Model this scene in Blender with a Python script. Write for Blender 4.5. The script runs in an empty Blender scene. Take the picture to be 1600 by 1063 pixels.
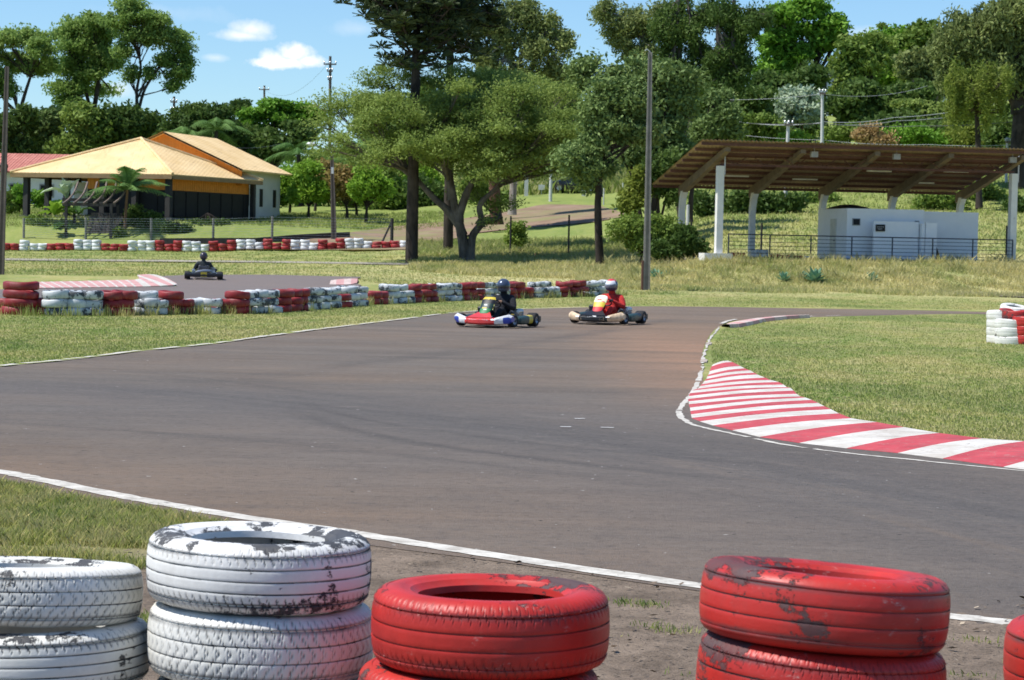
import bpy, math, random
import numpy as np
from mathutils import Vector, Matrix
from mathutils.geometry import delaunay_2d_cdt
random.seed(7); NR = np.random.default_rng(7)
scene = bpy.context.scene
COL = scene.collection
PI = math.pi
# ------------------------------------------------------------------ camera model
F = 3700.0; CH = 1.65
PIT = math.atan(146.5 / F); ROL = math.radians(1.15)
Fw = Vector((0, math.cos(PIT), -math.sin(PIT)))
U0 = Vector((0, math.sin(PIT), math.cos(PIT))); R0 = Vector((1, 0, 0))
Rt = R0 * math.cos(ROL) + U0 * math.sin(ROL)
Up = U0 * math.cos(ROL) - R0 * math.sin(ROL)
CAM = Vector((0, 0, CH))
def ray(px, py): return Fw + Rt * ((px - 800) / F) + Up * ((531.5 - py) / F)
def at(px, py, Y):
    d = ray(px, py); return CAM + d * (Y / d.y)
# ------------------------------------------------------------------ terrain heights
UC = (np.array([-400, 0, 300, 600, 800, 950, 1040, 1120, 1350, 1600, 2000]) - 800) / F
YR = np.array([0, 78, 86, 92, 98, 104, 112, 118, 142, 148, 155, 180, 220, 260, 320, 420, 700, 3000.])
ZT = np.array([
 [0]*11, [0]*11,
 [.2, .2, .23, .18, .15, .1, .08, .05, .05, .05, .05],
 [.25, .25, .25, .22, .2, .18, .18, .2, .2, .12, .1],
 [.3, .3, .3, .33, .38, .5, .7, 1.05, 1.1, 1.1, 1.1],
 [.35, .35, .35, .45, .52, .72, .95, 1.28, 1.3, 1.35, 1.35],
 [.45, .45, .5, .62, .72, .92, 1.15, 1.4, 1.4, 1.45, 1.5],
 [.5, .5, .6, .78, .88, 1.1, 1.4, 1.9, 1.9, 2.0, 2.1],
 [.8, .8, .95, 1.36, 1.9, 2.6, 3.2, 4.0, 4.3, 4.5, 4.8],
 [2.75, 2.75, 2.8, 1.9, 2.4, 3.2, 3.94, 4.74, 5.3, 5.65, 6.0],
 [3.0, 3.0, 3.0, 2.4, 3.0, 3.9, 4.8, 5.6, 6.5, 7.0, 7.4],
 [4.2, 4.2, 4.0, 4.4, 5.2, 5.4, 6.3, 7.2, 8.5, 9.5, 10],
 [5.5, 5.5, 5.5, 6.5, 8.5, 9, 10, 11, 12.5, 14, 15],
 [6.5, 6.5, 7, 9, 12.5, 13, 14, 15, 17, 19, 20],
 [8, 8, 9, 13, 19, 20, 21, 22, 25, 27, 28],
 [10, 10, 12, 17, 27, 28, 29, 30, 34, 36, 37],
 [14, 14, 18, 24, 36, 38, 40, 42, 46, 50, 50],
 [30]*11], float)
def Hn(x, y):
    x = np.asarray(x, float); y = np.asarray(y, float)
    yy = np.clip(y, 0.01, 2999); u = np.clip(x / np.maximum(yy, 30), UC[0], UC[-1] - 1e-6)
    i = np.clip(np.searchsorted(YR, yy, side='right') - 1, 0, len(YR) - 2)
    j = np.clip(np.searchsorted(UC, u, side='right') - 1, 0, len(UC) - 2)
    a = (yy - YR[i]) / (YR[i + 1] - YR[i]); b = (u - UC[j]) / (UC[j + 1] - UC[j])
    z = (ZT[i, j] * (1 - b) + ZT[i, j + 1] * b) * (1 - a) + (ZT[i + 1, j] * (1 - b) + ZT[i + 1, j + 1] * b) * a
    und = 0.05 * np.sin(x * .9 + y * .31) * np.sin(y * .77 - x * .23) + .03 * np.sin(x * 2.3 + 1) * np.sin(y * 1.9)
    return z + und * np.clip((z - .3) / .8, 0, 1)
def H(x, y): return float(Hn(x, y))
def G(px, py):
    d = ray(px, py); last = 4.0
    Y = 4.0
    while Y < 900:
        p = CAM + d * (Y / d.y)
        if p.z < H(p.x, p.y):
            lo, hi = last, Y
            for _ in range(24):
                m = (lo + hi) / 2; q = CAM + d * (m / d.y)
                if q.z < H(q.x, q.y): hi = m
                else: lo = m
            q = CAM + d * (hi / d.y); return Vector((q.x, q.y, H(q.x, q.y)))
        last = Y; Y += .25 if Y < 130 else 1.0
    q = CAM + d * (300 / d.y); return Vector((q.x, q.y, H(q.x, q.y)))
def B(px, Y):
    """ground point at image column px and distance Y"""
    py = 385.0
    for _ in range(5):
        p = at(px, py, Y); z = H(p.x, Y)
        py += (p.z - z) * F / Y
    p = at(px, py, Y); return Vector((p.x, Y, H(p.x, Y)))
# ------------------------------------------------------------------ object helpers
def tag(o, label=None, cat=None, group=None, kind=None):
    if label: o['label'] = label
    if cat: o['category'] = cat
    if group: o['group'] = group
    if kind: o['kind'] = kind
    return o
def empty(name, loc, rz=0, label=None, cat=None, group=None):
    o = bpy.data.objects.new(name, None); COL.objects.link(o)
    o.location = loc; o.rotation_euler = (0, 0, rz); o.empty_display_size = .2
    return tag(o, label, cat, group)
def link(name, me, parent=None):
    o = bpy.data.objects.new(name, me); COL.objects.link(o)
    if parent is not None: o.parent = parent
    return o
KIDS = {}
def copy_tree(o, parent=None):
    c = o.copy(); COL.objects.link(c)
    if parent is not None: c.parent = parent
    for ch in [k for k in bpy.data.objects if k.parent == o and k != c]: copy_tree(ch, c)
    return c
class MB:
    def __init__(s): s.v = []; s.f = []; s.m = []
    def add(s, vs, fs, mi=0):
        k = len(s.v); s.v += [tuple(v) for v in vs]
        s.f += [tuple(i + k for i in f) for f in fs]; s.m += [mi] * len(fs); return s
    def box(s, c, d, rz=0, rx=0, ry=0, mi=0, M=None):
        hx, hy, hz = d[0] / 2, d[1] / 2, d[2] / 2
        R = Matrix.Rotation(rz, 3, 'Z') @ Matrix.Rotation(ry, 3, 'Y') @ Matrix.Rotation(rx, 3, 'X')
        vs = [Vector(c) + R @ Vector((x * hx, y * hy, z * hz)) for z in (-1, 1) for x, y in ((-1, -1), (1, -1), (1, 1), (-1, 1))]
        return s.add(vs, [(3, 2, 1, 0), (4, 5, 6, 7), (0, 1, 5, 4), (1, 2, 6, 5), (2, 3, 7, 6), (3, 0, 4, 7)], mi)
    def tube(s, path, rad, n=8, mi=0, cap=True):
        path = [Vector(p) for p in path]
        if not hasattr(rad, '__len__'): rad = [rad] * len(path)
        vs = []; ref = None
        for i, p in enumerate(path):
            t = (path[min(i + 1, len(path) - 1)] - path[max(i - 1, 0)])
            if t.length < 1e-9: t = Vector((0, 0, 1))
            t.normalize()
            if ref is None:
                ref = Vector((1, 0, 0)) if abs(t.x) < .8 else Vector((0, 1, 0))
            a = (ref - t * ref.dot(t)).normalized(); b = t.cross(a); ref = a
            for k in range(n):
                w = 2 * PI * k / n
                vs.append(p + (a * math.cos(w) + b * math.sin(w)) * rad[i])
        fs = []
        for i in range(len(path) - 1):
            for k in range(n):
                k2 = (k + 1) % n
                fs.append((i * n + k, i * n + k2, (i + 1) * n + k2, (i + 1) * n + k))
        if cap: fs += [tuple(range(n))[::-1], tuple((len(path) - 1) * n + k for k in range(n))]
        return s.add(vs, fs, mi)
    def loft(s, rings, mi=0, cap=True, close=True):
        n = len(rings[0]); vs = [v for r in rings for v in r]; fs = []
        for i in range(len(rings) - 1):
            for k in range(n if close else n - 1):
                k2 = (k + 1) % n
                fs.append((i * n + k, i * n + k2, (i + 1) * n + k2, (i + 1) * n + k))
        if cap and close: fs += [tuple(range(n))[::-1], tuple((len(rings) - 1) * n + k for k in range(n))]
        return s.add(vs, fs, mi)
    def lathe(s, prof, n=24, axis='z', c=(0, 0, 0), mi=0, closed=False):
        vs = []; c = Vector(c)
        for r, h in prof:
            for k in range(n):
                w = 2 * PI * k / n; x, y = r * math.cos(w), r * math.sin(w)
                vs.append(c + Vector({'z': (x, y, h), 'y': (x, h, y), 'x': (h, x, y)}[axis]))
        fs = []; m = len(prof)
        for i in range(m if closed else m - 1):
            for k in range(n):
                k2 = (k + 1) % n; i2 = (i + 1) % m
                fs.append((i * n + k, i * n + k2, i2 * n + k2, i2 * n + k))
        return s.add(vs, fs, mi)
    def ell(s, c, r, nu=16, nv=10, mi=0, R=None):
        vs = []; c = Vector(c)
        for j in range(nv + 1):
            th = PI * j / nv
            for k in range(nu):
                w = 2 * PI * k / nu
                v = Vector((r[0] * math.sin(th) * math.cos(w), r[1] * math.sin(th) * math.sin(w), r[2] * math.cos(th)))
                vs.append(c + (R @ v if R else v))
        fs = [(j * nu + k, (j + 1) * nu + k, (j + 1) * nu + (k + 1) % nu, j * nu + (k + 1) % nu) for j in range(nv) for k in range(nu)]
        return s.add(vs, fs, mi)
    def mesh(s, name, mats, smooth=False):
        me = bpy.data.meshes.new(name); me.from_pydata(s.v, [], s.f)
        for m in (mats if isinstance(mats, (list, tuple)) else [mats]): me.materials.append(m)
        if any(s.m): me.polygons.foreach_set('material_index', s.m)
        me.validate()
        if smooth:
            try: me.shade_smooth() if hasattr(me, 'shade_smooth') else me.polygons.foreach_set('use_smooth', [True] * len(me.polygons))
            except Exception: pass
            if smooth != 'all':
                try: me.set_sharp_from_angle(angle=math.radians(40))
                except Exception: pass
        me.update(); return me
    def build(s, name, mats, parent=None, smooth=False): return link(name, s.mesh(name, mats, smooth), parent)
def npmesh(name, V, k, mat, smooth=False):
    """V: (N,k,3) array of separate polygons"""
    n = V.shape[0]; me = bpy.data.meshes.new(name)
    me.vertices.add(n * k); me.vertices.foreach_set('co', np.ascontiguousarray(V, dtype=np.float32).ravel())
    me.loops.add(n * k); me.loops.foreach_set('vertex_index', np.arange(n * k, dtype=np.int32))
    me.polygons.add(n); me.polygons.foreach_set('loop_start', np.arange(0, n * k, k, dtype=np.int32))
    me.polygons.foreach_set('loop_total', np.full(n, k, dtype=np.int32))
    me.materials.append(mat); me.update(calc_edges=True); me.validate()
    return me
# ------------------------------------------------------------------ materials
class NT:
    def __init__(s, name):
        s.mat = bpy.data.materials.new(name); s.mat.use_nodes = True
        s.t = s.mat.node_tree; s.t.nodes.clear()
        s.out = s.t.nodes.new('ShaderNodeOutputMaterial')
    def n(s, typ, **kw):
        nd = s.t.nodes.new('ShaderNode' + typ)
        for k, v in kw.items():
            if k.startswith('i_'):
                key = k[2:].replace('_', ' ')
                s.put(nd.inputs[key], v)
            else: setattr(nd, k, v)
        return nd
    def put(s, sock, v):
        if isinstance(v, bpy.types.NodeSocket): s.t.links.new(v, sock)
        elif isinstance(v, (tuple, list)):
            sock.default_value = tuple(v) + ((1,) if len(v) == 3 and sock.type == 'RGBA' else ())
        else: sock.default_value = v
    def math(s, op, a, b=None, c=None, clamp=False):
        nd = s.t.nodes.new('ShaderNodeMath'); nd.operation = op; nd.use_clamp = clamp
        for i, v in enumerate((a, b, c)):
            if v is not None: s.put(nd.inputs[i], v)
        return nd.outputs[0]
    def ramp(s, v, a, b):
        nd = s.t.nodes.new('ShaderNodeMapRange'); nd.clamp = True
        s.put(nd.inputs[0], v); nd.inputs[1].default_value = a; nd.inputs[2].default_value = b
        return nd.outputs[0]
    def mix(s, f, a, b):
        nd = s.t.nodes.new('ShaderNodeMix'); nd.data_type = 'RGBA'
        s.put(nd.inputs[0], f); s.put(nd.inputs[6], a); s.put(nd.inputs[7], b); return nd.outputs[2]
    def noise(s, vec, scale, detail=4, rough=.55, dim='3D', dist=0):
        nd = s.t.nodes.new('ShaderNodeTexNoise'); nd.noise_dimensions = dim
        s.put(nd.inputs['Vector'], vec); nd.inputs['Scale'].default_value = scale
        nd.inputs['Detail'].default_value = detail; nd.inputs['Roughness'].default_value = rough
        nd.inputs['Distortion'].default_value = dist
        return nd.outputs[0]
    def pos(s): return s.n('NewGeometry').outputs['Position']
    def obj(s): return s.n('TexCoord').outputs['Object']
    def scale(s, vec, sc, loc=(0, 0, 0), rot=(0, 0, 0)):
        nd = s.t.nodes.new('ShaderNodeMapping'); s.put(nd.inputs[0], vec)
        nd.inputs[3].default_value = sc; nd.inputs[1].default_value = loc; nd.inputs[2].default_value = rot
        return nd.outputs[0]
    def bump(s, h, dist=.01, strength=1.0):
        nd = s.t.nodes.new('ShaderNodeBump'); s.put(nd.inputs['Height'], h)
        nd.inputs['Distance'].default_value = dist; nd.inputs['Strength'].default_value = strength
        return nd.outputs[0]
    def fin(s, col, rough=.7, metal=0, normal=None, spec=.5, transl=0, coat=0):
        p = s.t.nodes.new('ShaderNodeBsdfPrincipled')
        s.put(p.inputs['Base Color'], col); s.put(p.inputs['Roughness'], rough); s.put(p.inputs['Metallic'], metal)
        s.put(p.inputs['Specular IOR Level'], spec); s.put(p.inputs['Coat Weight'], coat)
        if normal is not None: s.put(p.inputs['Normal'], normal)
        o = p.outputs[0]
        if transl:
            tr = s.t.nodes.new('ShaderNodeBsdfTranslucent'); s.put(tr.inputs[0], col)
            mx = s.t.nodes.new('ShaderNodeMixShader'); mx.inputs[0].default_value = transl
            s.t.links.new(o, mx.inputs[1]); s.t.links.new(tr.outputs[0], mx.inputs[2]); o = mx.outputs[0]
        s.t.links.new(o, s.out.inputs[0]); return s.mat
def pmat(name, col, rough=.7, metal=0, var=.25, scale=3, spec=.4, bump=0, coat=0, dirt=None, dirt_t=.55):
    """painted or plain surface with mottling; var = strength of tone variation"""
    t = NT(name); o = t.obj()
    n = t.noise(o, scale, 6, .65)
    c2 = tuple(max(0, c * (1 - var)) for c in col); c1 = tuple(min(1, c * (1 + var * .6)) for c in col)
    c = t.mix(t.ramp(n, .3, .7), c2, c1)
    if dirt:
        c = t.mix(t.ramp(t.noise(o, scale * 1.7, 8, .7), dirt_t, dirt_t + .1), c, dirt)
    nm = t.bump(t.noise(o, scale * 8, 4, .6), bump) if bump else None
    return t.fin(c, rough, metal, nm, spec, coat=coat)
def leafmat(name, c1, c2, transl=.3, rough=.55, big=.25):
    t = NT(name); g = t.n('NewGeometry')
    r = g.outputs['Random Per Island']
    n = t.noise(g.outputs['Position'], big, 3, .5)
    f = t.math('ADD', t.math('MULTIPLY', r, .4), t.math('MULTIPLY', t.ramp(n, .35, .65), .6))
    return t.fin(t.mix(f, c1, c2), max(rough, .6), 0, None, .16, transl)
def barkmat(name, c1, c2, sc=4):
    t = NT(name); o = t.obj(); v = t.scale(o, (1, 1, .25))
    n = t.noise(v, sc, 8, .7); n2 = t.noise(o, .9, 3)
    c = t.mix(t.ramp(n, .35, .65), c1, c2)
    c = t.mix(t.math('MULTIPLY', t.ramp(n2, .5, .7), .5), c, tuple(min(1, x * 1.9) for x in c2))
    return t.fin(c, .9, 0, t.bump(n, .05), .2)
# ------------------------------------------------------------------ polygons on ground
def smooth_pts(pts, n=6):
    out = []
    m = len(pts)
    for i in range(m - 1):
        p0 = Vector(pts[max(i - 1, 0)]); p1 = Vector(pts[i]); p2 = Vector(pts[i + 1]); p3 = Vector(pts[min(i + 2, m - 1)])
        for k in range(n):
            t = k / n
            out.append(.5 * ((2 * p1) + (p2 - p0) * t + (2 * p0 - 5 * p1 + 4 * p2 - p3) * t * t + (3 * p1 - p0 - 3 * p2 + p3) * t ** 3))
    out.append(Vector(pts[-1])); return out
def inpoly(x, y, poly):
    x = np.asarray(x); y = np.asarray(y); r = np.zeros(x.shape, bool); n = len(poly); j = n - 1
    for i in range(n):
        xi, yi = poly[i][0], poly[i][1]; xj, yj = poly[j][0], poly[j][1]
        if yi != yj:
            c = ((yi > y) != (yj > y)) & (x < (xj - xi) * (y - yi) / (yj - yi) + xi); r ^= c
        j = i
    return r
def sheet(name, poly, off, mat, step=1.0, kind='structure'):
    poly = [(p[0], p[1]) for p in poly]
    xs = [p[0] for p in poly]; ys = [p[1] for p in poly]
    gx, gy = np.meshgrid(np.arange(min(xs), max(xs), step), np.arange(min(ys), max(ys), step))
    gx = gx.ravel(); gy = gy.ravel(); k = inpoly(gx, gy, poly)
    pts = [Vector(p) for p in poly] + [Vector((a, b)) for a, b in zip(gx[k], gy[k])]
    n = len(poly)
    v, e, f, *_ = delaunay_2d_cdt(pts, [(i, (i + 1) % n) for i in range(n)], [tuple(range(n))], 1, 1e-5)
    ar = [(q.x, q.y) for q in v]; a = np.array(ar); z = Hn(a[:, 0], a[:, 1]) + off
    me = bpy.data.meshes.new(name); 
    cen = np.array([[sum(ar[i][0] for i in t) / len(t), sum(ar[i][1] for i in t) / len(t)] for t in f])
    ok = inpoly(cen[:, 0], cen[:, 1], poly)
    ff = []
    for t, o in zip(f, ok):
        if not o: continue
        A, Bv, C = (ar[t[0]], ar[t[1]], ar[t[2]])
        if (Bv[0] - A[0]) * (C[1] - A[1]) - (Bv[1] - A[1]) * (C[0] - A[0]) < 0: t = t[::-1]
        ff.append(tuple(t))
    me.from_pydata([(p[0], p[1], zz) for p, zz in zip(ar, z)], [], ff); me.materials.append(mat)
    me.polygons.foreach_set('use_smooth', [True] * len(me.polygons)); me.update()
    o = link(name, me); o['kind'] = kind; return o
def ribbon(name, px_pts, w, off, mat, n=8, jag=0, gaps=None):
    """painted line on the ground along pixel-located ground points"""
    P = [G(*p) for p in px_pts]; P = smooth_pts([(p.x, p.y, 0) for p in P], n)
    L = []; acc = 0; Q = [P[0]]
    for a, b in zip(P[:-1], P[1:]):
        m = max(1, int((b - a).length / .25)); Q += [a.lerp(b, (i + 1) / m) for i in range(m)]
    vs = []; fs = []
    for i, p in enumerate(Q):
        t = (Q[min(i + 1, len(Q) - 1)] - Q[max(i - 1, 0)]).normalized(); nn = Vector((-t.y, t.x, 0))
        for s_ in (-1, 1):
            q = p + nn * (w / 2 * s_ + random.uniform(-jag, jag))
            vs.append((q.x, q.y, H(q.x, q.y) + off))
    for i in range(len(Q) - 1):
        if gaps and random.random() < gaps: continue
        fs.append((2 * i + 1, 2 * i, 2 * i + 2, 2 * i + 3))
    return MB().add(vs, fs).build(name, mat)
EXPO = 0.38; SKYT = (.80, .99, 1.15); CLD = 9.0
# ================================================================== SETTING
GREEN = (.20, .30, .055); LUSH = (.19, .27, .06); STRAW = (.62, .53, .28); YEL = (.45, .43, .14)
def grasscol(t, extra=None):
    p = t.pos()
    big = t.noise(t.scale(p, (.10, .05, .1)), 1.0, 4, .6)
    mid = t.noise(t.scale(p, (.5, .22, .5)), 1.0, 6, .68, dist=.6)
    fine = t.noise(t.scale(p, (3, 1.4, 3)), 1.0, 6, .75)
    sep = t.n('SeparateXYZ'); t.put(sep.inputs[0], p)
    c = t.mix(t.ramp(mid, .36, .62), GREEN, YEL)
    c = t.mix(t.math('MULTIPLY', t.ramp(fine, .46, .66), .7), c, STRAW)
    pat = t.noise(t.scale(p, (.16, .11, .1), (3, 8, 0)), 1.0, 5, .65, dist=.8)
    c = t.mix(t.math('MULTIPLY', t.ramp(pat, .50, .62), .55), c, (.15, .23, .05))
    c = t.mix(t.math('MULTIPLY', t.ramp(pat, .46, .36), .55), c, (.50, .44, .20))
    # dry embankment and lush far hill by position in the place
    x, y = sep.outputs[0], sep.outputs[1]
    emb = t.math('MULTIPLY', t.ramp(y, 82, 94), t.ramp(y, 122, 108))
    emb = t.math('MULTIPLY', emb, t.ramp(x, -14, 4))
    emb = t.math('MULTIPLY', emb, t.ramp(t.math('ADD', big, t.math('MULTIPLY', mid, .6)), .62, .82))
    c = t.mix(t.math('MULTIPLY', emb, .85), c, (.64, .58, .28))
    far = t.ramp(y, 124, 150)
    lush = t.mix(t.ramp(mid, .35, .7), LUSH, (.30, .38, .08))
    c = t.mix(t.math('MULTIPLY', far, .85), c, lush)
    return c, p, mid, fine
t = NT('grass_ground')
c, p, mid, fine = grasscol(t)
# bare dirt near the tyres in front
sep = t.n('SeparateXYZ'); t.put(sep.inputs[0], p)
dn = t.noise(p, 1.3, 6, .65)
near = t.math('MULTIPLY', t.ramp(t.math('ADD', sep.outputs[1], t.math('MULTIPLY', dn, 2.5)), 17.5, 14.5), t.math('SUBTRACT', 1.0, t.math('MULTIPLY', t.math('MULTIPLY', t.ramp(sep.outputs[1], 11.6, 12.6), t.ramp(sep.outputs[0], -1.0, -2.2)), .75)))
dirtc = t.mix(t.ramp(t.noise(p, 2.2, 8, .7), .35, .65), (.15, .115, .085), (.31, .24, .18))
dirtc = t.mix(t.ramp(t.noise(p, 26, 6, .7), .56, .66), dirtc, (.035, .03, .026))
dirtc = t.mix(t.ramp(t.noise(p, 41, 4, .7), .63, .68), dirtc, (.30, .25, .2))
c = t.mix(near, t.mix(.25, c, (.12, .10, .06)), dirtc)
hgt = t.math('ADD', t.noise(p, 3.5, 8, .7), t.math('MULTIPLY', t.noise(p, 30, 6, .7), .4))
M_ground = t.fin(c, .95, 0, t.bump(hgt, .06), .15)

# ground sheet
rows = list(np.arange(-12, 24, .4)) + list(np.arange(24, 82, 1.0)) + list(np.arange(82, 200, .8)) + list(np.arange(200, 420, 5)) + [450, 500, 600, 700, 900, 1300, 2000, 3000]
tt = np.linspace(-1, 1, 221)
V = []
for y in rows:
    w = 14 + max(y, 0) * .33 if y < 420 else 14 + y * .9
    X = tt * w; Y = np.full_like(X, y); Z = Hn(X, Y)
    if y < 14:
        Z = Z + np.clip((11.2 - y) / 2, 0, 1) * .018 * (np.sin(X * 7 + 2 * np.sin(y * 3)) * np.sin(y * 9 + X) + .6 * np.sin(X * 17 + y * 5))
    V.append(np.stack([X, Y, Z], 1))
V = np.concatenate(V); nc = len(tt); nr = len(rows)
fs = [(r * nc + k, r * nc + k + 1, (r + 1) * nc + k + 1, (r + 1) * nc + k) for r in range(nr - 1) for k in range(nc - 1)]
me = bpy.data.meshes.new('ground'); me.from_pydata(V.tolist(), [], fs); me.materials.append(M_ground)
me.polygons.foreach_set('use_smooth', [True] * len(me.polygons)); me.update()
tag(link('ground', me), kind='structure')

# ---------------- asphalt
ARCS = [(G(*a), G(*b), G(*c_), w, st, x0, x1) for a, b, c_, w, st, x0, x1 in (
    ((150, 605), (700, 660), (1500, 790), 1.5, .6, -6, 6), ((300, 590), (800, 650), (1550, 745), 1.0, .45, -5, 7), ((480, 650), (640, 690), (1000, 735), .22, .8, -2.4, 1.5),
    ((500, 640), (660, 672), (1050, 715), .15, .9, -2.2, 2), ((640, 560), (860, 530), (1050, 500), .5, .6, -3, 4), ((0, 660), (700, 720), (1500, 860), .5, .45, -6, 3))]
def asphalt(name, tint=0.0):
    t = NT(name); p = t.pos(); sep = t.n('SeparateXYZ'); t.put(sep.inputs[0], p); x, y = sep.outputs[0], sep.outputs[1]
    ps = t.scale(p, (.16, .75, 1), rot=(0, 0, .1))
    streak = t.noise(ps, 1.0, 7, .65, dist=.5)
    blot = t.noise(p, .16, 4, .6)
    c = t.mix(t.ramp(streak, .34, .66), (.112, .094, .078), (.172, .146, .120))
    dust = t.math('ADD', t.math('MULTIPLY', t.ramp(blot, .42, .62), .38), t.math('MULTIPLY', t.ramp(t.noise(t.scale(p, (.3, 1.1, 1)), 1, 6, .7), .45, .7), .30))
    # thick red dust blown on the outside of the bend (right) and along the near edge
    d1 = t.math('MULTIPLY', t.ramp(x, .2, 3.6), t.math('MULTIPLY', t.ramp(y, 24, 31), t.ramp(y, 62, 50)))
    d2 = t.math('MULTIPLY', t.ramp(y, 23, 15), .55)
    d3 = t.math('MULTIPLY', t.ramp(y, 52, 78), .75)
    dd = t.math('ADD', t.math('MULTIPLY', d1, t.ramp(t.noise(t.scale(p, (.12, .5, 1)), 1, 5, .7), .32, .52)), t.math('ADD', d2, d3))
    dust = t.math('ADD', dust, dd, clamp=True)
    c = t.mix(t.math('MULTIPLY', dust, .8), c, t.mix(t.ramp(streak, .3, .7), (.18, .12, .075), (.26, .172, .108)))
    d4 = t.math('MULTIPLY', t.math('MULTIPLY', t.ramp(x, .9, 2.6), t.ramp(t.math('ADD', y, t.math('MULTIPLY', x, -.6)), 21, 28)), t.ramp(y, 52, 40))
    c = t.mix(t.math('MULTIPLY', d4, t.math('ADD', .35, t.math('MULTIPLY', t.ramp(streak, .4, .62), .55))), c, (.33, .19, .115))
    # rubbered racing lines: arcs through three points on the track each
    for qi, (A_, B_, C_, wd, st, x0, x1) in enumerate([(ARCS[0][0], ARCS[0][1], ARCS[0][2], 5.0, .85, -9, 9)] + ARCS):
        ax, ay, bx, by, cx_, cy_ = A_[0], A_[1], B_[0], B_[1], C_[0], C_[1]
        D_ = 2 * (ax * (by - cy_) + bx * (cy_ - ay) + cx_ * (ay - by))
        ux = ((ax * ax + ay * ay) * (by - cy_) + (bx * bx + by * by) * (cy_ - ay) + (cx_ * cx_ + cy_ * cy_) * (ay - by)) / D_
        uy = ((ax * ax + ay * ay) * (cx_ - bx) + (bx * bx + by * by) * (ax - cx_) + (cx_ * cx_ + cy_ * cy_) * (bx - ax)) / D_
        r0 = math.hypot(ax - ux, ay - uy)
        vx = t.math('SUBTRACT', x, ux); vy = t.math('SUBTRACT', y, uy)
        r = t.math('SQRT', t.math('ADD', t.math('MULTIPLY', vx, vx), t.math('MULTIPLY', vy, vy)))
        an = t.math('MULTIPLY', t.math('ARCTAN2', vy, vx), r0 * .12)
        dr = t.math('SUBTRACT', r, r0)
        cb = t.n('CombineXYZ'); t.put(cb.inputs[0], t.math('MULTIPLY', r, 1.6)); t.put(cb.inputs[1], an)
        nn = t.noise(cb.outputs[0], 1.3, 6, .75)
        bd = t.ramp(t.math('ABSOLUTE', dr), wd, 0)
        ym = max(ay, by, cy_); bd = t.math('MULTIPLY', bd, t.ramp(y, ym + 2.0, ym - .5))
        bd = t.math('MULTIPLY', t.math('MULTIPLY', bd, t.ramp(nn, .36 if qi else .15, .62 if qi else .45)), t.math('MULTIPLY', t.ramp(x, x0 - 1.5, x0 + 1), t.ramp(x, x1 + 1.5, x1 - 1)))
        c = t.mix(t.math('MULTIPLY', bd, st, clamp=True), c, (.055, .050, .048) if qi else (.125, .116, .110))
    g = t.noise(p, 70, 3, .8); g2 = t.noise(p, 9, 8, .8); g3 = t.noise(t.scale(p, (.9, 2.2, 1)), 1.6, 8, .8)
    c = t.mix(t.math('MULTIPLY', t.ramp(g3, .5, .66), .38), c, (.085, .078, .075))
    c = t.mix(t.math('MULTIPLY', t.ramp(g3, .48, .34), .30), c, (.215, .185, .155))
    c = t.mix(t.math('MULTIPLY', t.ramp(g2, .5, .36), .45), c, (.05, .044, .040))
    c = t.mix(t.math('MULTIPLY', t.ramp(t.noise(p, 24, 4, .8), .5, .7), .5), c, (.22, .19, .16))
    c = t.mix(t.ramp(t.noise(p, 12, 3, .6), .70, .71), c, (.02, .018, .016))
    c = t.mix(t.ramp(t.noise(t.scale(p, (1, 1, 1), (7, 3, 0)), 9, 3, .6), .72, .73), c, (.5, .48, .44))
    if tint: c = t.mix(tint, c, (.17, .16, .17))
    return t.fin(c, .85, 0, t.bump(t.math('ADD', g, g2), .012), .3)
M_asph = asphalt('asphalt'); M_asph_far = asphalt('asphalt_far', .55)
PIX = lambda L: [G(*p) for p in L]
far_edge = [(-300, 606), (-120, 588), (0, 573), (93, 564), (155, 557), (228, 548), (330, 538), (393, 529), (453, 521), (507, 514), (630, 499), (700, 490), (790, 484), (880, 481.5), (985, 479), (1100, 479.5), (1225, 481.5), (1375, 484), (1555, 488), (1800, 495)]
inner_far = [(1800, 501), (1555, 492), (1480, 491), (1337, 494), (1262, 496), (1210, 497), (1146, 502), (1127, 509), (1112, 520), (1099, 545), (1096, 575)]
inner_near = [(1100, 600), (1092, 618), (1086, 630), (1086, 646), (1092, 656), (1112, 662), (1150, 671), (1225, 688), (1319, 700), (1412, 709), (1600, 727), (1850, 748)]
near_edge = [(1850, 1018), (1577, 982), (1480, 970), (1090, 924), (789, 880), (600, 856), (500, 842), (375, 826), (300, 818), (260, 808), (210, 796), (150, 790), (90, 772), (37, 763), (0, 757), (-200, 730), (-420, 703)]
sm = lambda L, n=5: smooth_pts([(p.x, p.y, 0) for p in PIX(L)], n)
track_poly = sm(far_edge) + sm(inner_far) + sm(inner_near) + sm(near_edge)
sheet('race_track', track_poly, .003, M_asph, 1.5)
far_tr = [(-220, 452), (-60, 455), (52, 453), (277, 449), (262, 439), (225, 434), (300, 430.5), (420, 430.5), (565, 434), (545, 440), (565, 447), (510, 464), (400, 474), (300, 479), (100, 480), (-220, 476)]
far_poly = [(p.x, p.y) for p in PIX(far_tr)]
sheet('far_track', far_poly, .03, M_asph_far, 1.0)
sheet('back_lane', PIX([(-120, 403), (0, 404.5), (150, 406), (400, 408.5), (655, 412), (655, 415), (400, 411), (150, 409), (0, 407.5), (-120, 406)]), .03, pmat('lane_dust', (.33, .30, .24), .95, var=.3, scale=.6), 1.2)
sheet('back_road', PIX([(1440, 458.5), (1500, 460), (1600, 462.5), (1750, 466), (1750, 471), (1600, 466), (1500, 462.5)]), .04, M_asph_far, 1.2)
t = NT('dirt_road'); p = t.pos()
cc = t.mix(t.ramp(t.noise(p, .5, 6, .7), .35, .65), (.20, .13, .085), (.30, .215, .15))
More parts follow.
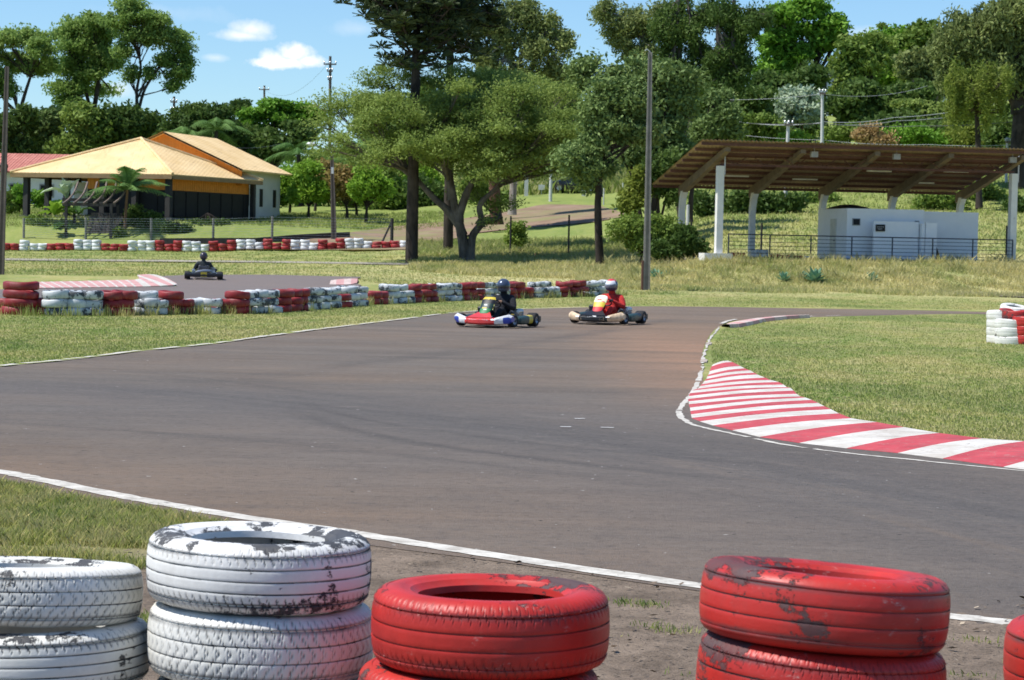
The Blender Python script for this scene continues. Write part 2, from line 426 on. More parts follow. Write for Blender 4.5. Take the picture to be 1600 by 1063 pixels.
cc = t.mix(t.math('MULTIPLY', t.ramp(t.noise(t.scale(p, (.2, .4, 1)), 1, 6, .7), .46, .58), .7), cc, (.22, .22, .09))
M_dirt = t.fin(cc, .95, 0, t.bump(t.noise(p, 5, 5), .03), .2)
sheet('dirt_road', PIX([(300, 390), (430, 384), (500, 372), (545, 365), (620, 355), (700, 347), (780, 334), (850, 321), (935, 322), (985, 338), (930, 348), (880, 353), (800, 359), (740, 366), (705, 376), (700, 388), (640, 391.5), (500, 392)]), .06, M_dirt, 1.0)

# painted edge lines
t = NT('line_paint'); p = t.pos()
cc = t.mix(t.ramp(t.noise(p, 6, 8, .75), .38, .62), (.36, .33, .28), (.66, .63, .56))
cc = t.mix(t.ramp(t.noise(p, 3, 8, .8), .58, .66), cc, (.12, .10, .085))
M_line = t.fin(cc, .8)
near_line = [(1850, 1006), (1577, 974), (1480, 964), (1340, 948), (1090, 916), (789, 872), (600, 842), (500, 826), (375, 809), (244, 786), (205, 779), (100, 758), (37, 745), (0, 738), (-200, 708)]
tag(ribbon('edge_line', near_line, .16, .006, M_line, jag=.012), kind='structure')
tag(ribbon('edge_line', [(a, b + .6) for a, b in far_edge[1:15]], .10, .02, M_line, jag=.03, gaps=.22), kind='structure')
tag(ribbon('edge_line', [(1096, 580), (1088, 604), (1076, 622), (1066, 634), (1061, 646), (1073, 660), (1100, 669), (1142, 678), (1225, 695.5), (1319, 708.5), (1412, 718), (1600, 737), (1800, 755)], .06, .006, M_line, jag=.012, gaps=.05), kind='structure')
tag(ribbon('edge_line', [(1127, 507), (1137, 503), (1150, 500)], .10, .02, M_line, jag=.02), kind='structure')
tag(ribbon('edge_line', [(1200, 497), (1262, 495.5), (1337, 493.5)], .12, .02, M_line, jag=.03, gaps=.3), kind='structure')
# three short white dashes
mk = MB()
for (px, py, w) in ((884, 669.5, .05), (906, 656.5, .05), (949, 670.5, .06)):
    g = G(px, py)
    for a, b in ((0, 0), (.07, .04)):
        mk.add([(g.x - w + a, g.y - .02 + b, .016), (g.x + w + a, g.y - .015 + b, .016), (g.x + w + a, g.y + .02 + b, .016), (g.x - w + a, g.y + .016 + b, .016)], [(0, 1, 2, 3)]) if a == 0 else None
mk.build('track_marks', pmat('mark_white', (.8, .8, .78), .7))['kind'] = 'structure'

# ---------------- kerbs: raised concrete painted red and white
t = NT('kerb_red'); p = t.pos()
cc = t.mix(t.ramp(t.noise(p, 2.2, 7, .7), .35, .65), (.38, .035, .045), (.56, .075, .085))
cc = t.mix(t.ramp(t.noise(t.scale(p, (1, 3, 1)), 3, 8, .8), .54, .70), cc, (.26, .13, .11))
cc = t.mix(t.ramp(t.noise(p, 14, 6, .8), .58, .66), cc, (.42, .25, .22))
wv = t.noise(t.scale(p, (.5, 5, 1), rot=(0, 0, .35)), 1.2, 7, .8)
cc = t.mix(t.math('MULTIPLY', t.ramp(wv, .54, .68), .55), cc, (.12, .07, .065)); M_kr = t.fin(cc, .7)
t = NT('kerb_white'); p = t.pos()
cc = t.mix(t.ramp(t.noise(p, 2.2, 8, .7), .35, .62), (.48, .43, .36), (.66, .64, .59))
cc = t.mix(t.ramp(t.noise(t.scale(p, (1, 3, 1)), 4, 8, .8), .54, .70), cc, (.34, .29, .24))
cc = t.mix(t.ramp(t.noise(p, 12, 6, .8), .60, .66), cc, (.22, .18, .15))
wv = t.noise(t.scale(p, (.5, 5, 1), rot=(0, 0, .35)), 1.2, 7, .8)
cc = t.mix(t.math('MULTIPLY', t.ramp(wv, .54, .68), .5), cc, (.22, .20, .18)); M_kw = t.fin(cc, .7)
def zk(x, y): return (1000 + x / 2.6667, 440 + y / 2.6667)   # reading grid used while measuring the photo
def kerb(name, lad, hgt, mats, first=1, zo=0.02):
    """lad: list of (Lpixel, Rpixel) rungs; alternate faces red/white, raised on the grass side"""
    m = MB(); R = []
    for L, Rr in lad:
        a = G(*L); b = G(*Rr); row = []
        for k in range(7):
            f = k / 6; q = a.lerp(b, f)
            z = H(q.x, q.y) + zo + hgt * math.sin(min(1, f * 1.25) * PI / 2)
            row.append(Vector((q.x, q.y, z)))
        row.insert(0, Vector((a.x, a.y, H(a.x, a.y) - .01)))
        e = row[-1]; row.append(Vector((e.x + .05, e.y + .05, H(e.x, e.y) - .05)))
        R.append(row)
    vs = [v for r in R for v in r]; n = 9
    for i in range(len(R) - 1):
        m.add([v for v in R[i]] + [v for v in R[i + 1]], [(k, n + k, n + k + 1, k + 1) for k in range(n - 1)], (i + first) % 2)
    o = m.build(name, mats); o['kind'] = 'structure'
    bm_fix(o); return o
def bm_fix(o):
    me = o.data
    # make faces point up
    bad = [p.index for p in me.polygons if p.normal.z < 0]
    if len(bad) > len(me.polygons) / 2: me.flip_normals()
LAD = []
wl = [((302, 349), (365, 346)), ((298, 356), (385, 352)), ((290, 376), (418, 369)), ((285, 390), (436, 379)), ((280, 398), (458, 388)), ((277, 408), (476, 398)),
      ((268, 417), (490, 406)), ((258, 430), (520, 419)), ((250, 438), (545, 429)), ((240, 449), (578, 438)), ((212, 457), (598, 449)), ((207, 468), (612, 460)), ((203, 480), (626, 463)), ((200, 492), (640, 475)),
      ((202, 502), (652, 489)), ((204, 514), (668, 500)), ((208, 528), (690, 505)), ((210, 542), (715, 515)), ((212, 556), (742, 528)), ((216, 571), (768, 542)),
      ((250, 585), (795, 555)), ((305, 602), (828, 573)), ((385, 622), (880, 594)), ((500, 650), (985, 610)), ((665, 675), (1100, 632)), ((862, 697), (1245, 657)),
      ((1075, 717), (1425, 680)), ((1262, 740), (1600, 692)), ((1515, 775), (1880, 722)), ((1720, 800), (2150, 745)), ((1950, 822), (2450, 770))]
kerb('kerb', [(zk(*a), zk(*b)) for a, b in wl], .05, [M_kr, M_kw], 1, .006)
# small faded kerb at the far end of the bend
k2 = [((340, 189), (372, 194)), ((358, 183), (410, 192)), ((375, 177), (440, 186)), ((400, 171), (470, 180)), ((430, 166), (495, 174)), ((470, 160), (520, 168)), ((520, 155), (560, 163)), ((570, 151), (610, 158)), ((640, 149.5), (660, 154)), ((700, 149), (705, 152))]
M_kwf = pmat('kerb_faded', (.62, .5, .45), .8, var=.3, dirt=(.4, .2, .18)); M_krf = pmat('kerb_faded_red', (.58, .32, .30), .8, var=.3)
kerb('kerb', [(zk(*a), zk(*b)) for a, b in k2], .05, [M_krf, M_kwf], 1, .03)
# worn blocks of the old kerb
tag(ribbon('edge_line', [zk(262, 372), zk(262, 340), zk(264, 312), zk(276, 275), zk(292, 240), zk(315, 212), (1124, 511)], .04, .012, M_line, jag=.02, gaps=.12), kind='structure')
m = MB()
for (a, b, w) in ((286, 262, 38), (266, 335, 26)):
    q = G(*zk(a, b)); m.box((q.x, q.y, .012), (.10, .7, .02), rz=-.1)
m.build('kerb', pmat('old_kerb', (.45, .38, .32), .9, var=.35, bump=.01))['kind'] = 'structure'
# far kerb on the left
lad = []
for i in range(28):
    f = i / 27
    x = 30 + 190 * (i // 2 * 2 + (1.5 if i % 2 else 0)) / 27
    lad.append(((x, 453.0 - 3.0 * f), (x - 22 + 8 * f, 446.8 - 4.6 * f)))
lad += [((236, 449.4), (218, 440.5)), ((250, 449), (216, 436.5)), ((262, 448.3), (214, 434.4)), ((271, 447.6), (228, 433.2)), ((277, 446.6), (240, 433.4)), ((274, 444), (250, 436))]
kerb('kerb', lad, .06, [M_kw, M_krf], 1, .05)
kerb('kerb', [((515, 446.5), (517, 443)), ((525, 446.8), (526, 441.5)), ((537, 447), (538, 440.5)), ((548, 446.5), (549, 440)), ((558, 444), (559, 440))], .06, [M_krf, M_kwf], 1, .05)
# low retaining edge in front of the pavilion lawn
m = MB(); P = [B(px, Y) for px, Y in ((250, 143.3), (330, 143.5), (400, 143.9), (470, 145), (545, 147.5))]
for a, b in zip(P[:-1], P[1:]):
    d = b - a; mid_ = (a + b) / 2; m.box((mid_.x, mid_.y, mid_.z + .1), (d.length, .25, .5), rz=math.atan2(d.y, d.x), ry=-math.asin(max(-1, min(1, d.z / d.length))))
m.build('retaining_edge', pmat('edge_stone', (.055, .05, .048), .9, var=.4, bump=.02))['kind'] = 'structure'

# ---------------- grass blades
def grassmat(name, mixf, dry):
    t = NT(name); c, p, mid, fine = grasscol(t)
    r = t.n('NewGeometry').outputs['Random Per Island']
    c = t.mix(t.ramp(r, .55, 1.3), c, dry); c = t.mix(t.math('MULTIPLY', t.ramp(r, .4, 0), .5), c, mixf)
    return t.fin(c, .7, 0, None, .2, .55)
M_gr = grassmat('grass_blades', (.28, .37, .09), (.70, .61, .34))
M_gr_dry = grassmat('dry_grass_blades', (.52, .53, .18), (.88, .78, .46))
M_gr_near = grassmat('near_grass_blades', (.26, .40, .07), (.72, .62, .34))
def blades(name, poly, n, h, w, mat, excl=None, bias=None, lean=1.3, keep=None):
    poly = [(p[0], p[1]) for p in poly]; xs = [p[0] for p in poly]; ys = [p[1] for p in poly]
    out = []; tot = 0; y0, y1 = min(ys), max(ys)
    while tot < n:
        m = n * 2
        # denser near the viewer
        u = NR.random(m); y = 1 / (1 / y0 + u * (1 / y1 - 1 / y0)) if bias else y0 + u * (y1 - y0)
        x = min(xs) + NR.random(m) * (max(xs) - min(xs))
        k = inpoly(x, y, poly)
        if excl: 
            for e in excl: k &= ~inpoly(x, y, [(p[0], p[1]) for p in e])
        if keep is not None: k &= keep(x, y)
        x, y = x[k], y[k]
        if len(x) == 0: break
        out.append(np.stack([x, y], 1)); tot += len(x)
    P = np.concatenate(out)[:n]; n = len(P); z = Hn(P[:, 0], P[:, 1])
    base = np.stack([P[:, 0], P[:, 1], z], 1)
    a = NR.random(n) * 2 * PI; d = np.stack([np.cos(a), np.sin(a), np.zeros(n)], 1)
    hh = h * (.45 + NR.random(n) ** 1.5 * 1.1); ww = w * (.6 + .8 * NR.random(n))
    b = NR.random(n) * 2 * PI; ln = lean * NR.random(n) * hh
    tip = base + np.stack([np.cos(b) * ln, np.sin(b) * ln, hh], 1)
    midp = base * .5 + tip * .5; midp[:, 2] += .08 * hh
    V = np.stack([base - d * ww[:, None] / 2, base + d * ww[:, None] / 2, midp + d * ww[:, None] * .35, tip, midp - d * ww[:, None] * .35], 1)
    V[:, :2, 2] -= .02
    return tag(link(name, npmesh(name, V, 5, mat)), kind='stuff')
def nz(x, y, s, sh=0):
    return (np.sin(x * s * 1.7 + 1.3 + sh + 2 * np.sin(y * s * .9)) + np.sin(y * s * 2.1 + .7 * sh + 1.5 * np.sin(x * s * 1.1)) + np.sin((x + y) * s * 3.1 + sh)) / 3
near_patch = PIX([(-120, 738), (0, 756), (60, 768), (150, 788), (210, 797), (300, 811), (360, 826), (310, 870), (180, 900), (-120, 900)])
blades('grass', near_patch, 60000, .045, .006, M_gr_near, keep=lambda x, y: nz(x, y, 3.1) + .6 * nz(y, x, 7.0, 2) > -.9 + .8 * (y < 12.6) + 1.3 * NR.random(x.shape))
blades('dirt_weeds', PIX([(-100, 840), (1700, 1000), (1700, 1063), (-100, 1063)]), 4200, .022, .006, M_gr_near, keep=lambda x, y: nz(x, y, 3.5, 2) > .35 + .7 * NR.random(x.shape))
right_field = inner_far[1:] and (PIX([(1830, 503), (1555, 493), (1480, 492.5), (1337, 495.5), (1262, 498), (1210, 500), (1160, 505), (1128, 515), (1112, 545), (1112, 568)]) + [G(*zk(a, b)) for a, b in ((400, 345), (460, 380), (500, 400), (560, 425), (625, 455), (660, 485), (725, 512), (790, 545), (860, 585), (1000, 605), (1250, 655), (1600, 688), (1900, 715), (2350, 760))])
blades('grass', right_field, 90000, .024, .014, M_gr, bias=1)
left_field = PIX([(-150, 590), (0, 571), (93, 562), (228, 546), (330, 536), (453, 519), (630, 497), (790, 482.5), (985, 478), (1225, 480), (1500, 484), (1700, 490), (1700, 474), (1500, 465), (1100, 452), (1000, 455), (985, 459), (760, 467), (600, 474), (480, 484), (300, 490), (100, 493), (-150, 492)])
blades('grass', left_field, 80000, .026, .018, M_gr, bias=1)
mid_field = [B(px, Y) for px, Y in ((-120, 88), (-120, 141), (640, 141), (900, 125), (1060, 112), (1060, 84), (700, 76), (560, 90))]
blades('grass', mid_field, 42000, .05, .05, M_gr, excl=[far_poly], bias=1)
bank = [B(px, Y) for px, Y in ((900, 88), (900, 118), (1050, 108), (1110, 101.5), (1600, 105), (1800, 104), (1800, 90), (1300, 88))]
blades('dry_grass', bank, 60000, .13, .035, M_gr_dry, lean=1.3, keep=lambda x, y: (nz(x, y, .9) + .8 * NR.random(x.shape) > -.1) & (y > 90.5 + 2.2 * nz(x, y, .6, 1) - 2.5 * NR.random(x.shape)))
blades('grass', bank, 22000, .14, .04, M_gr, lean=.9, keep=lambda x, y: nz(x, y, .8, 4) > .12)
blades('straw_clumps', bank, 9000, .34, .03, M_gr_dry, lean=1.2, keep=lambda x, y: (nz(x, y, 1.7, 6) > .58) & (y > 93))
blades('dry_grass', [B(px, Y) for px, Y in ((640, 104), (640, 124), (1000, 122), (1060, 110), (900, 96), (760, 98))], 26000, .2, .04, M_gr_dry, lean=1.1, keep=lambda x, y: nz(x, y, .7, 1) > .0)
blades('lawn', [B(px, Y) for px, Y in ((-100, 146), (-100, 168), (480, 172), (700, 172), (700, 156), (500, 155), (300, 147))], 30000, .16, .05, M_gr)
blades('lawn', [B(px, Y) for px, Y in ((1040, 112), (1040, 160), (1800, 170), (1800, 112))], 40000, .14, .06, M_gr)
blades('weeds', [B(px, Y) for px, Y in ((640, 126), (640, 146), (780, 142), (1040, 128), (1040, 112))], 20000, .3, .05, M_gr)
blades('weeds', [B(px, Y) for px, Y in ((720, 186), (720, 262), (1100, 262), (1100, 186))], 30000, .8, .2, M_gr)
# taller seed stalks along the barrier foot
bp = []
bar = [(0, 492), (100, 494), (200, 493.5), (300, 491), (390, 491), (480, 485), (570, 477), (680, 471.5), (800, 467), (900, 464), (980, 462)]
BP = PIX(bar)
pl = [(p.x, p.y - .45) for p in BP] + [(p.x, p.y + .15) for p in BP[::-1]]
blades('barrier_weeds', pl, 3200, .19, .018, M_gr_dry, lean=.5, keep=lambda x, y: nz(x, y, 1.9, 3) > -.15)
blades('barrier_weeds', [B(px, Y) for px, Y in ((-60, 140.9), (-60, 141.9), (640, 141.9), (640, 140.9))], 2600, .09, .05, M_gr_dry, lean=.5)

# litter and small stones on the bare dirt by the tyres
dp = [(p[0], p[1]) for p in PIX([(-100, 850), (1750, 1030), (1750, 1063), (-100, 1063)])]
n = 2600; P = []
while len(P) < n:
    x = random.uniform(-4, 4); y = random.uniform(7.5, 13.5)
    if 13.9 - .43 * (x + 3.2) - .15 > y: P.append((x, y))
P = np.array(P); s_ = (.004 + .022 * NR.random(n) ** 3)[:, None]; a_ = NR.random(n) * 2 * PI
d1 = np.stack([np.cos(a_), np.sin(a_), .5 * (NR.random(n) - .3)], 1); d2 = np.stack([-np.sin(a_), np.cos(a_), .9 * (NR.random(n) - .2)], 1)
c_ = np.stack([P[:, 0], P[:, 1], s_[:, 0] * .5 + .004], 1)
t = NT('litter'); r_ = t.n('NewGeometry').outputs['Random Per Island']
cc = t.mix(t.ramp(r_, 0, .6), (.03, .024, .018), (.16, .12, .085)); cc = t.mix(t.ramp(r_, .85, .9), cc, (.42, .34, .24))
tag(link('litter', npmesh('litter', np.stack([c_ - d1 * s_, c_ - d2 * s_ * .5, c_ + d1 * s_, c_ + d2 * s_ * .6], 1), 4, t.fin(cc, .9))), kind='stuff')
# ================================================================== TYRES
def tyremat(name, paint, under, amt, top, shade2, gloss=.45, GRM=.32, GRC=(.30, .27, .22)):
    t = NT(name); o = t.obj(); oi = t.n('ObjectInfo').outputs['Random']
    off = t.math('MULTIPLY', oi, 37.0)
    cmb = t.n('CombineXYZ')
    for i in range(3): t.put(cmb.inputs[i], off)
    va = t.n('VectorMath', operation='ADD'); t.put(va.inputs[0], o); t.put(va.inputs[1], cmb.outputs[0]); v = va.outputs[0]
    n1 = t.noise(v, 9, 10, .78); n2 = t.noise(v, 2.6, 4, .6); n3 = t.noise(t.scale(v, (1, 1, 3.5)), 22, 6, .7)
    nrm = t.n('NewGeometry').outputs['Normal']; sp = t.n('SeparateXYZ'); t.put(sp.inputs[0], nrm)
    up = t.ramp(sp.outputs[2], .25, .9)
    m = t.math('ADD', n1, t.math('MULTIPLY', t.math('SUBTRACT', n2, .5), 1.1))
    m = t.math('ADD', m, t.math('MULTIPLY', up, top))
    m = t.math('ADD', m, t.math('MULTIPLY', t.math('SUBTRACT', n3, .5), .25))
    chip = t.ramp(m, amt, amt + .02)
    c = t.mix(t.ramp(n2, .3, .7), paint, shade2)
    c = t.mix(t.math('MULTIPLY', t.ramp(t.noise(v, 5, 8, .75), .52, .72), .35), c, tuple(q * .45 for q in paint))
    c = t.mix(chip, c, under)
    at_ = t.n('Attribute', attribute_name='groove').outputs['Fac']
    c = t.mix(t.math('MULTIPLY', at_, t.ramp(n2, .30, .58)), c, tuple(q * 1.1 for q in under))
    grime = t.math('MULTIPLY', t.ramp(t.noise(t.scale(v, (1, 1, .5)), 3.4, 9, .8), .48, .72), GRM)
    c = t.mix(grime, c, GRC)
    if GRM > .5:   # faded film and pale scrapes on the red paint
        c = t.mix(t.math('MULTIPLY', t.ramp(t.noise(v, 1.7, 6, .7), .45, .62), .45), c, tuple(q * .4 for q in paint))
        sc_ = t.math('MULTIPLY', t.ramp(t.noise(t.scale(v, (1, 1, 2.2), (5, 2, 1)), 15, 9, .85), .585, .64), t.ramp(t.noise(v, 3.1, 3, .5), .5, .6))
        c = t.mix(t.math('MULTIPLY', sc_, .75), c, (.50, .33, .30))
    g = t.math('MULTIPLY', t.noise(v, 60, 4, .7), .3)
    h = t.math('SUBTRACT', g, chip)
    return t.fin(c, t.math('ADD', t.math('MULTIPLY', chip, .25), gloss), 0, t.bump(h, .0025), .4)
M_tw = tyremat('white_tyre_paint', (.80, .79, .76), (.06, .062, .068), .60, .15, (.70, .69, .64))
M_tw2 = tyremat('white_tyre_clean', (.80, .79, .75), (.055, .056, .06), .685, .10, (.66, .65, .58))
M_tr = tyremat('red_tyre_paint', (.56, .030, .022), (.085, .05, .05), .625, .09, (.42, .028, .022), .45, .51, (.20, .06, .05))
M_tw_far = tyremat('white_tyre_far', (.66, .68, .68), (.05, .06, .075), .57, .0, (.36, .40, .43))
M_tw_far2 = tyremat('white_tyre_back', (.80, .82, .82), (.08, .1, .12), .78, 0, (.62, .64, .64))
M_tr_far = tyremat('red_tyre_far', (.30, .018, .022), (.05, .02, .022), .78, 0, (.17, .016, .02), .55)
M_tr_far2 = tyremat('red_tyre_back', (.42, .03, .03), (.06, .025, .025), .85, 0, (.27, .022, .024), .55)
def tyre_prof(R, Rb, W, gr=4, gd=.006):
    h = W
    p = [(Rb + .004, .040 * h / .2), (Rb + .006, .022), (Rb + .035, .008), (R - .065, .000), (R - .035, .004), (R - .016, .013), (R - .008, .024)]
    z0, z1 = .034, h - .034
    if gr:
        step = (z1 - z0) / gr; cv = lambda z: R - .005 * abs((z - h / 2) / (z1 - z0) * 2) ** 2.5
        for i in range(gr + 1):
            zc = z0 + i * step; ww = .0020
            p += [(cv(zc) , zc - ww - .0016), (cv(zc) - .0004, zc - ww - .0004), (cv(zc) - gd, zc - ww + .0004), (cv(zc) - gd, zc + ww - .0004), (cv(zc) - .0004, zc + ww + .0004), (cv(zc), zc + ww + .0016)]
            if i < gr: p += [(cv(zc + step * .3), zc + step * .3), (cv(zc + step * .5), zc + step * .5), (cv(zc + step * .7), zc + step * .7)]
    else: p += [(R, z0), (R + .001, h / 2), (R, z1)]
    p += [(R - .008, h - .024), (R - .016, h - .013), (R - .027, h - .006), (R - .036, h - .003), (R - .038, h - .005), (R - .045, h - .002), (R - .065, h), (Rb + .045, h - .003), (Rb + .030, h - .010), (Rb + .026, h - .009), (Rb + .018, h - .016), (Rb + .006, h - .022), (Rb + .004, h - .040 * h / .2)]
    p += [(Rb + .014, h - .032), (R - .06, h - .018), (R - .03, h - .045), (R - .024, h / 2), (R - .03, .045), (R - .06, .018), (Rb + .014, .032)]
    return p
def tyre_mesh(name, R, Rb, W, n, mat, gr=4, gd=.006, lug=0, seed=0, sag=.0):
    rn = random.Random(seed); pr = tyre_prof(R, Rb, W, gr, gd); gvs = []; vs = []; P = len(pr)
    ph = [rn.random() * 6 for _ in range(6)]
    for k in range(n):
        w = 2 * PI * k / n
        wob = 1 + .005 * math.sin(2 * w + ph[0]) + .0006 * math.sin(5 * w + ph[1])
        zs = sag * math.sin(2 * w + ph[2]) + .0005 * math.sin(5 * w + ph[3])
        for (r, z) in pr:
            gv = 1.0 if (gr and R - gd * 1.9 < r < R - gd * .8 and .03 < z < W - .03) else 0.0; rr = r * wob; zz = z + zs * (z / W if z < W / 2 else 1)
            if lug and r > R - .019:
                # transverse sipes, slanted across the tread
                fz = (z / W - .5)
                edge = abs(fz) > .24
                per = 84 if edge else 60
                sl = (fz * 5 if lug == 2 else fz * 1.5) if not edge else .6 * (1 if fz > 0 else -1) * abs(fz) * 8
                q = (w * per / (2 * PI) + sl * (1 if lug != 2 else (1 if fz > 0 else -1))) % 1.0
                if q < .13 and (edge or lug == 2): rr -= .0042; gv = 1.0
            gvs.append(gv); vs.append((rr * math.cos(w), rr * math.sin(w), zz))
    fs = [(k * P + i, ((k + 1) % n) * P + i, ((k + 1) % n) * P + (i + 1) % P, k * P + (i + 1) % P) for k in range(n) for i in range(P)]
    m = MB(); m.add(vs, fs); me = m.mesh(name, mat, False)
    me.polygons.foreach_set('use_smooth', [True] * len(me.polygons))
    try: me.set_sharp_from_angle(angle=math.radians(50))
    except Exception: pass
    if n > 100:
        at_ = me.attributes.new('groove', 'FLOAT', 'POINT')
        if len(gvs) == len(me.vertices): at_.data.foreach_set('value', gvs)
    return me
def put(me, loc, rz, label, group, tilt=(0, 0), sc=(1, 1, 1), mat=None):
    o = link('tyre', me); o.location = loc; o.rotation_mode = 'ZYX'; o.rotation_euler = (tilt[0], tilt[1], rz); o.scale = sc
    if mat: o.material_slots[0].link = 'OBJECT'; o.material_slots[0].material = mat
    return tag(o, label, 'tyre', group)
# foreground stacks (each from the ground up)
tmA = tyre_mesh('tyre_ribbed', .30, .178, .205, 720, M_tw, 4, .005, 1, 1, .0012)
tmB = tyre_mesh('tyre_herringbone', .302, .18, .205, 720, M_tw2, 3, .004, 2, 2, .002)
tmC = tyre_mesh('tyre_red_ribbed', .30, .178, .19, 720, M_tr, 3, .005, 1, 3, .001)
tmD = tyre_mesh('tyre_red_worn', .315, .185, .205, 640, M_tr, 3, .004, 0, 4, .002)
GRP = 'tyre stacks in the foreground'
def stack(px, py, Y, Wd, items, z0):
    """items bottom to top: (mesh, dx, dy, rz, tilt, label)"""
    p = at(px, py, Y); z = z0
    mb = MB(); mb.lathe([(.0, z0 + .006), (.2, z0 + .004), (.34, z0 - .012), (.46, -.01)], 26, c=(p.x + .01, Y, 0)); mb.build('dirt_mound', M_ground, None, 'all')['kind'] = 'structure'
    for (me, dx, dy, rz, tl, th, sc, lab, mt) in items:
        put(me, (p.x + dx, Y + dy, z), rz, lab, GRP, tl, sc, mt); z += th
s1 = (1, 1, 1)
stack(404, 900, 6.29, .2, [
 (tmB, .02, .02, .5, (0, 0), .205, s1, 'white tyre at the bottom of the stack under the chipped ribbed white tyre', M_tw2),
 (tmB, .03, -.01, 1.9, (0, 0), .205, s1, 'white tyre second from the ground, in the stack topped by the chipped ribbed tyre', M_tw2),
 (tmB, .008, .0, 3.3, (0, .012), .192, (1, 1, .93), 'white tyre with herringbone tread right under the badly chipped ribbed white tyre', M_tw2),
 (tmA, .0, .0, 4.2, (0, .02), .2, (1, 1, .90), 'white ribbed tyre with black chipped rim, highest of the foreground, beside the red one', M_tw)], .088)
stack(45, 900, 6.35, .2, [
 (tmB, .03, .02, .9, (0, 0), .19, (1, 1, .93), 'white tyre at the bottom of the leftmost foreground stack', M_tw2),
 (tmA, .0, .0, 2.4, (0, 0), .19, (1, 1, .93), 'white tyre second from the ground in the leftmost foreground stack', M_tw2),
 (tmA, .028, -.02, 1.2, (-.02, -.02), .163, (1.02, 1.02, .80), 'white tyre with worn tread, second from top in leftmost foreground stack', M_tw2),
 (tmB, .0, .0, 5.1, (-.075, .012), .19, (1, 1, .76), 'smoother white tyre cut by the left edge, topmost of the leftmost foreground stack', M_tw2)], .075)
stack(767, 950, 5.94, .19, [
 (tmC, .0, .0, .4, (0, 0), .19, s1, 'red tyre at the bottom of the middle foreground stack with the open hole', None),
 (tmC, .02, .01, 1.4, (0, 0), .19, s1, 'red tyre second from the ground in the middle foreground stack', None),
 (tmC, -.028, .0, 2.4, (0, 0), .19, (1.02, 1.02, 1), 'red tyre directly under the bright red tyre with the open black hole', None),
 (tmC, .0, .0, 3.6, (0, 0), .19, (1, 1, 1.03), 'bright red tyre with open black hole, topmost of the middle foreground stack', None)], .027)
stack(1286, 950, 5.72, .2, [
 (tmD, .0, .02, 1, (0, 0), .2, (.97, .97, 1), 'red tyre at the bottom of the stack right of centre, under the tilted worn tyre', None),
 (tmC, .02, .0, 2, (0, .02), .19, s1, 'red tyre second from the ground, in the stack topped by the tilted worn tyre', None),
 (tmC, -.008, .0, 3.1, (-.02, .065), .183, (1.0, 1.0, 1.0), 'red tyre just under the tilted worn red tyre with black scuffs', None),
 (tmD, -.003, .0, .3, (-.05, .068), .2, (.955, .955, .88), 'tilted red tyre with black scuffs, topmost of the stack right of centre', None)], .132)
stack(1780, 950, 5.75, .19, [
 (tmC, .01, .0, 1, (0, 0), .19, s1, 'red tyre at the bottom of the stack cut by the right edge', None),
 (tmC, .0, .0, 2, (0, 0), .19, s1, 'red tyre second from the ground in the stack cut by the right edge', None),
 (tmC, .02, .0, 3, (0, 0), .185, s1, 'red tyre second from top in the stack cut by the right edge', None),
 (tmD, -.02, .0, 4, (0, 0), .19, (.96, .96, .95), 'red tyre with dark top, topmost of the stack cut by the right edge', None)], .0)

# distant tyre meshes (light weight)
tf = [tyre_mesh('tyre_plain', .29, .17, .185, 28, M_tr_far, 0, 0, 0, i, .012) for i in range(3)]
ORD = ['first', 'second', 'third', 'fourth', 'fifth', 'sixth', 'seventh', 'eighth', 'ninth', 'tenth', 'eleventh', 'twelfth', 'thirteenth', 'fourteenth', 'fifteenth', 'sixteenth', 'seventeenth']
def layers(n): return {1: ['single'], 2: ['lower', 'upper'], 3: ['bottom', 'middle', 'top'], 4: ['bottom', 'second lowest', 'third lowest', 'top']}[n]
def barrier(blocks, ypath, group, where, wmat, rmat, th=.175, dep=.14, depY=None):
    cnt = {'w': 0, 'r': 0}; pxs = [p[0] for p in ypath]; vals = [p[1] for p in ypath]
    alt = 0
    for col, cols in blocks:
        b = cnt[col]; cnt[col] += 1
        for ci, c in enumerate(cols):
            px, n = c[0], c[1]; sc = c[2] if len(c) > 2 else 1
            v = float(np.interp(px, pxs, vals))
            p = G(px, v) if depY is None else B(px, v)
            alt += 1; z = p.z + (.05 if depY else -.01); oy = (dep if alt % 2 else 0) + .26
            for k, ln in enumerate(layers(n)):
                jx, jy = random.uniform(-.05, .05), random.uniform(-.05, .05)
                word = 'white' if col == 'w' else 'red'
                lab = f'{ln} {word} tyre, {ORD[ci]} column of {ORD[b]} {word} block from left, {where}'
                put(tf[(alt + k) % 3], (p.x + jx, p.y + oy + jy, z), random.random() * 6, lab, group,
                    (random.uniform(-.04, .04), random.uniform(-.06, .06)), (sc, sc, random.uniform(.93, 1.08) * th / .185), wmat if col == 'w' else rmat)
                z += th * random.uniform(.98, 1.04)
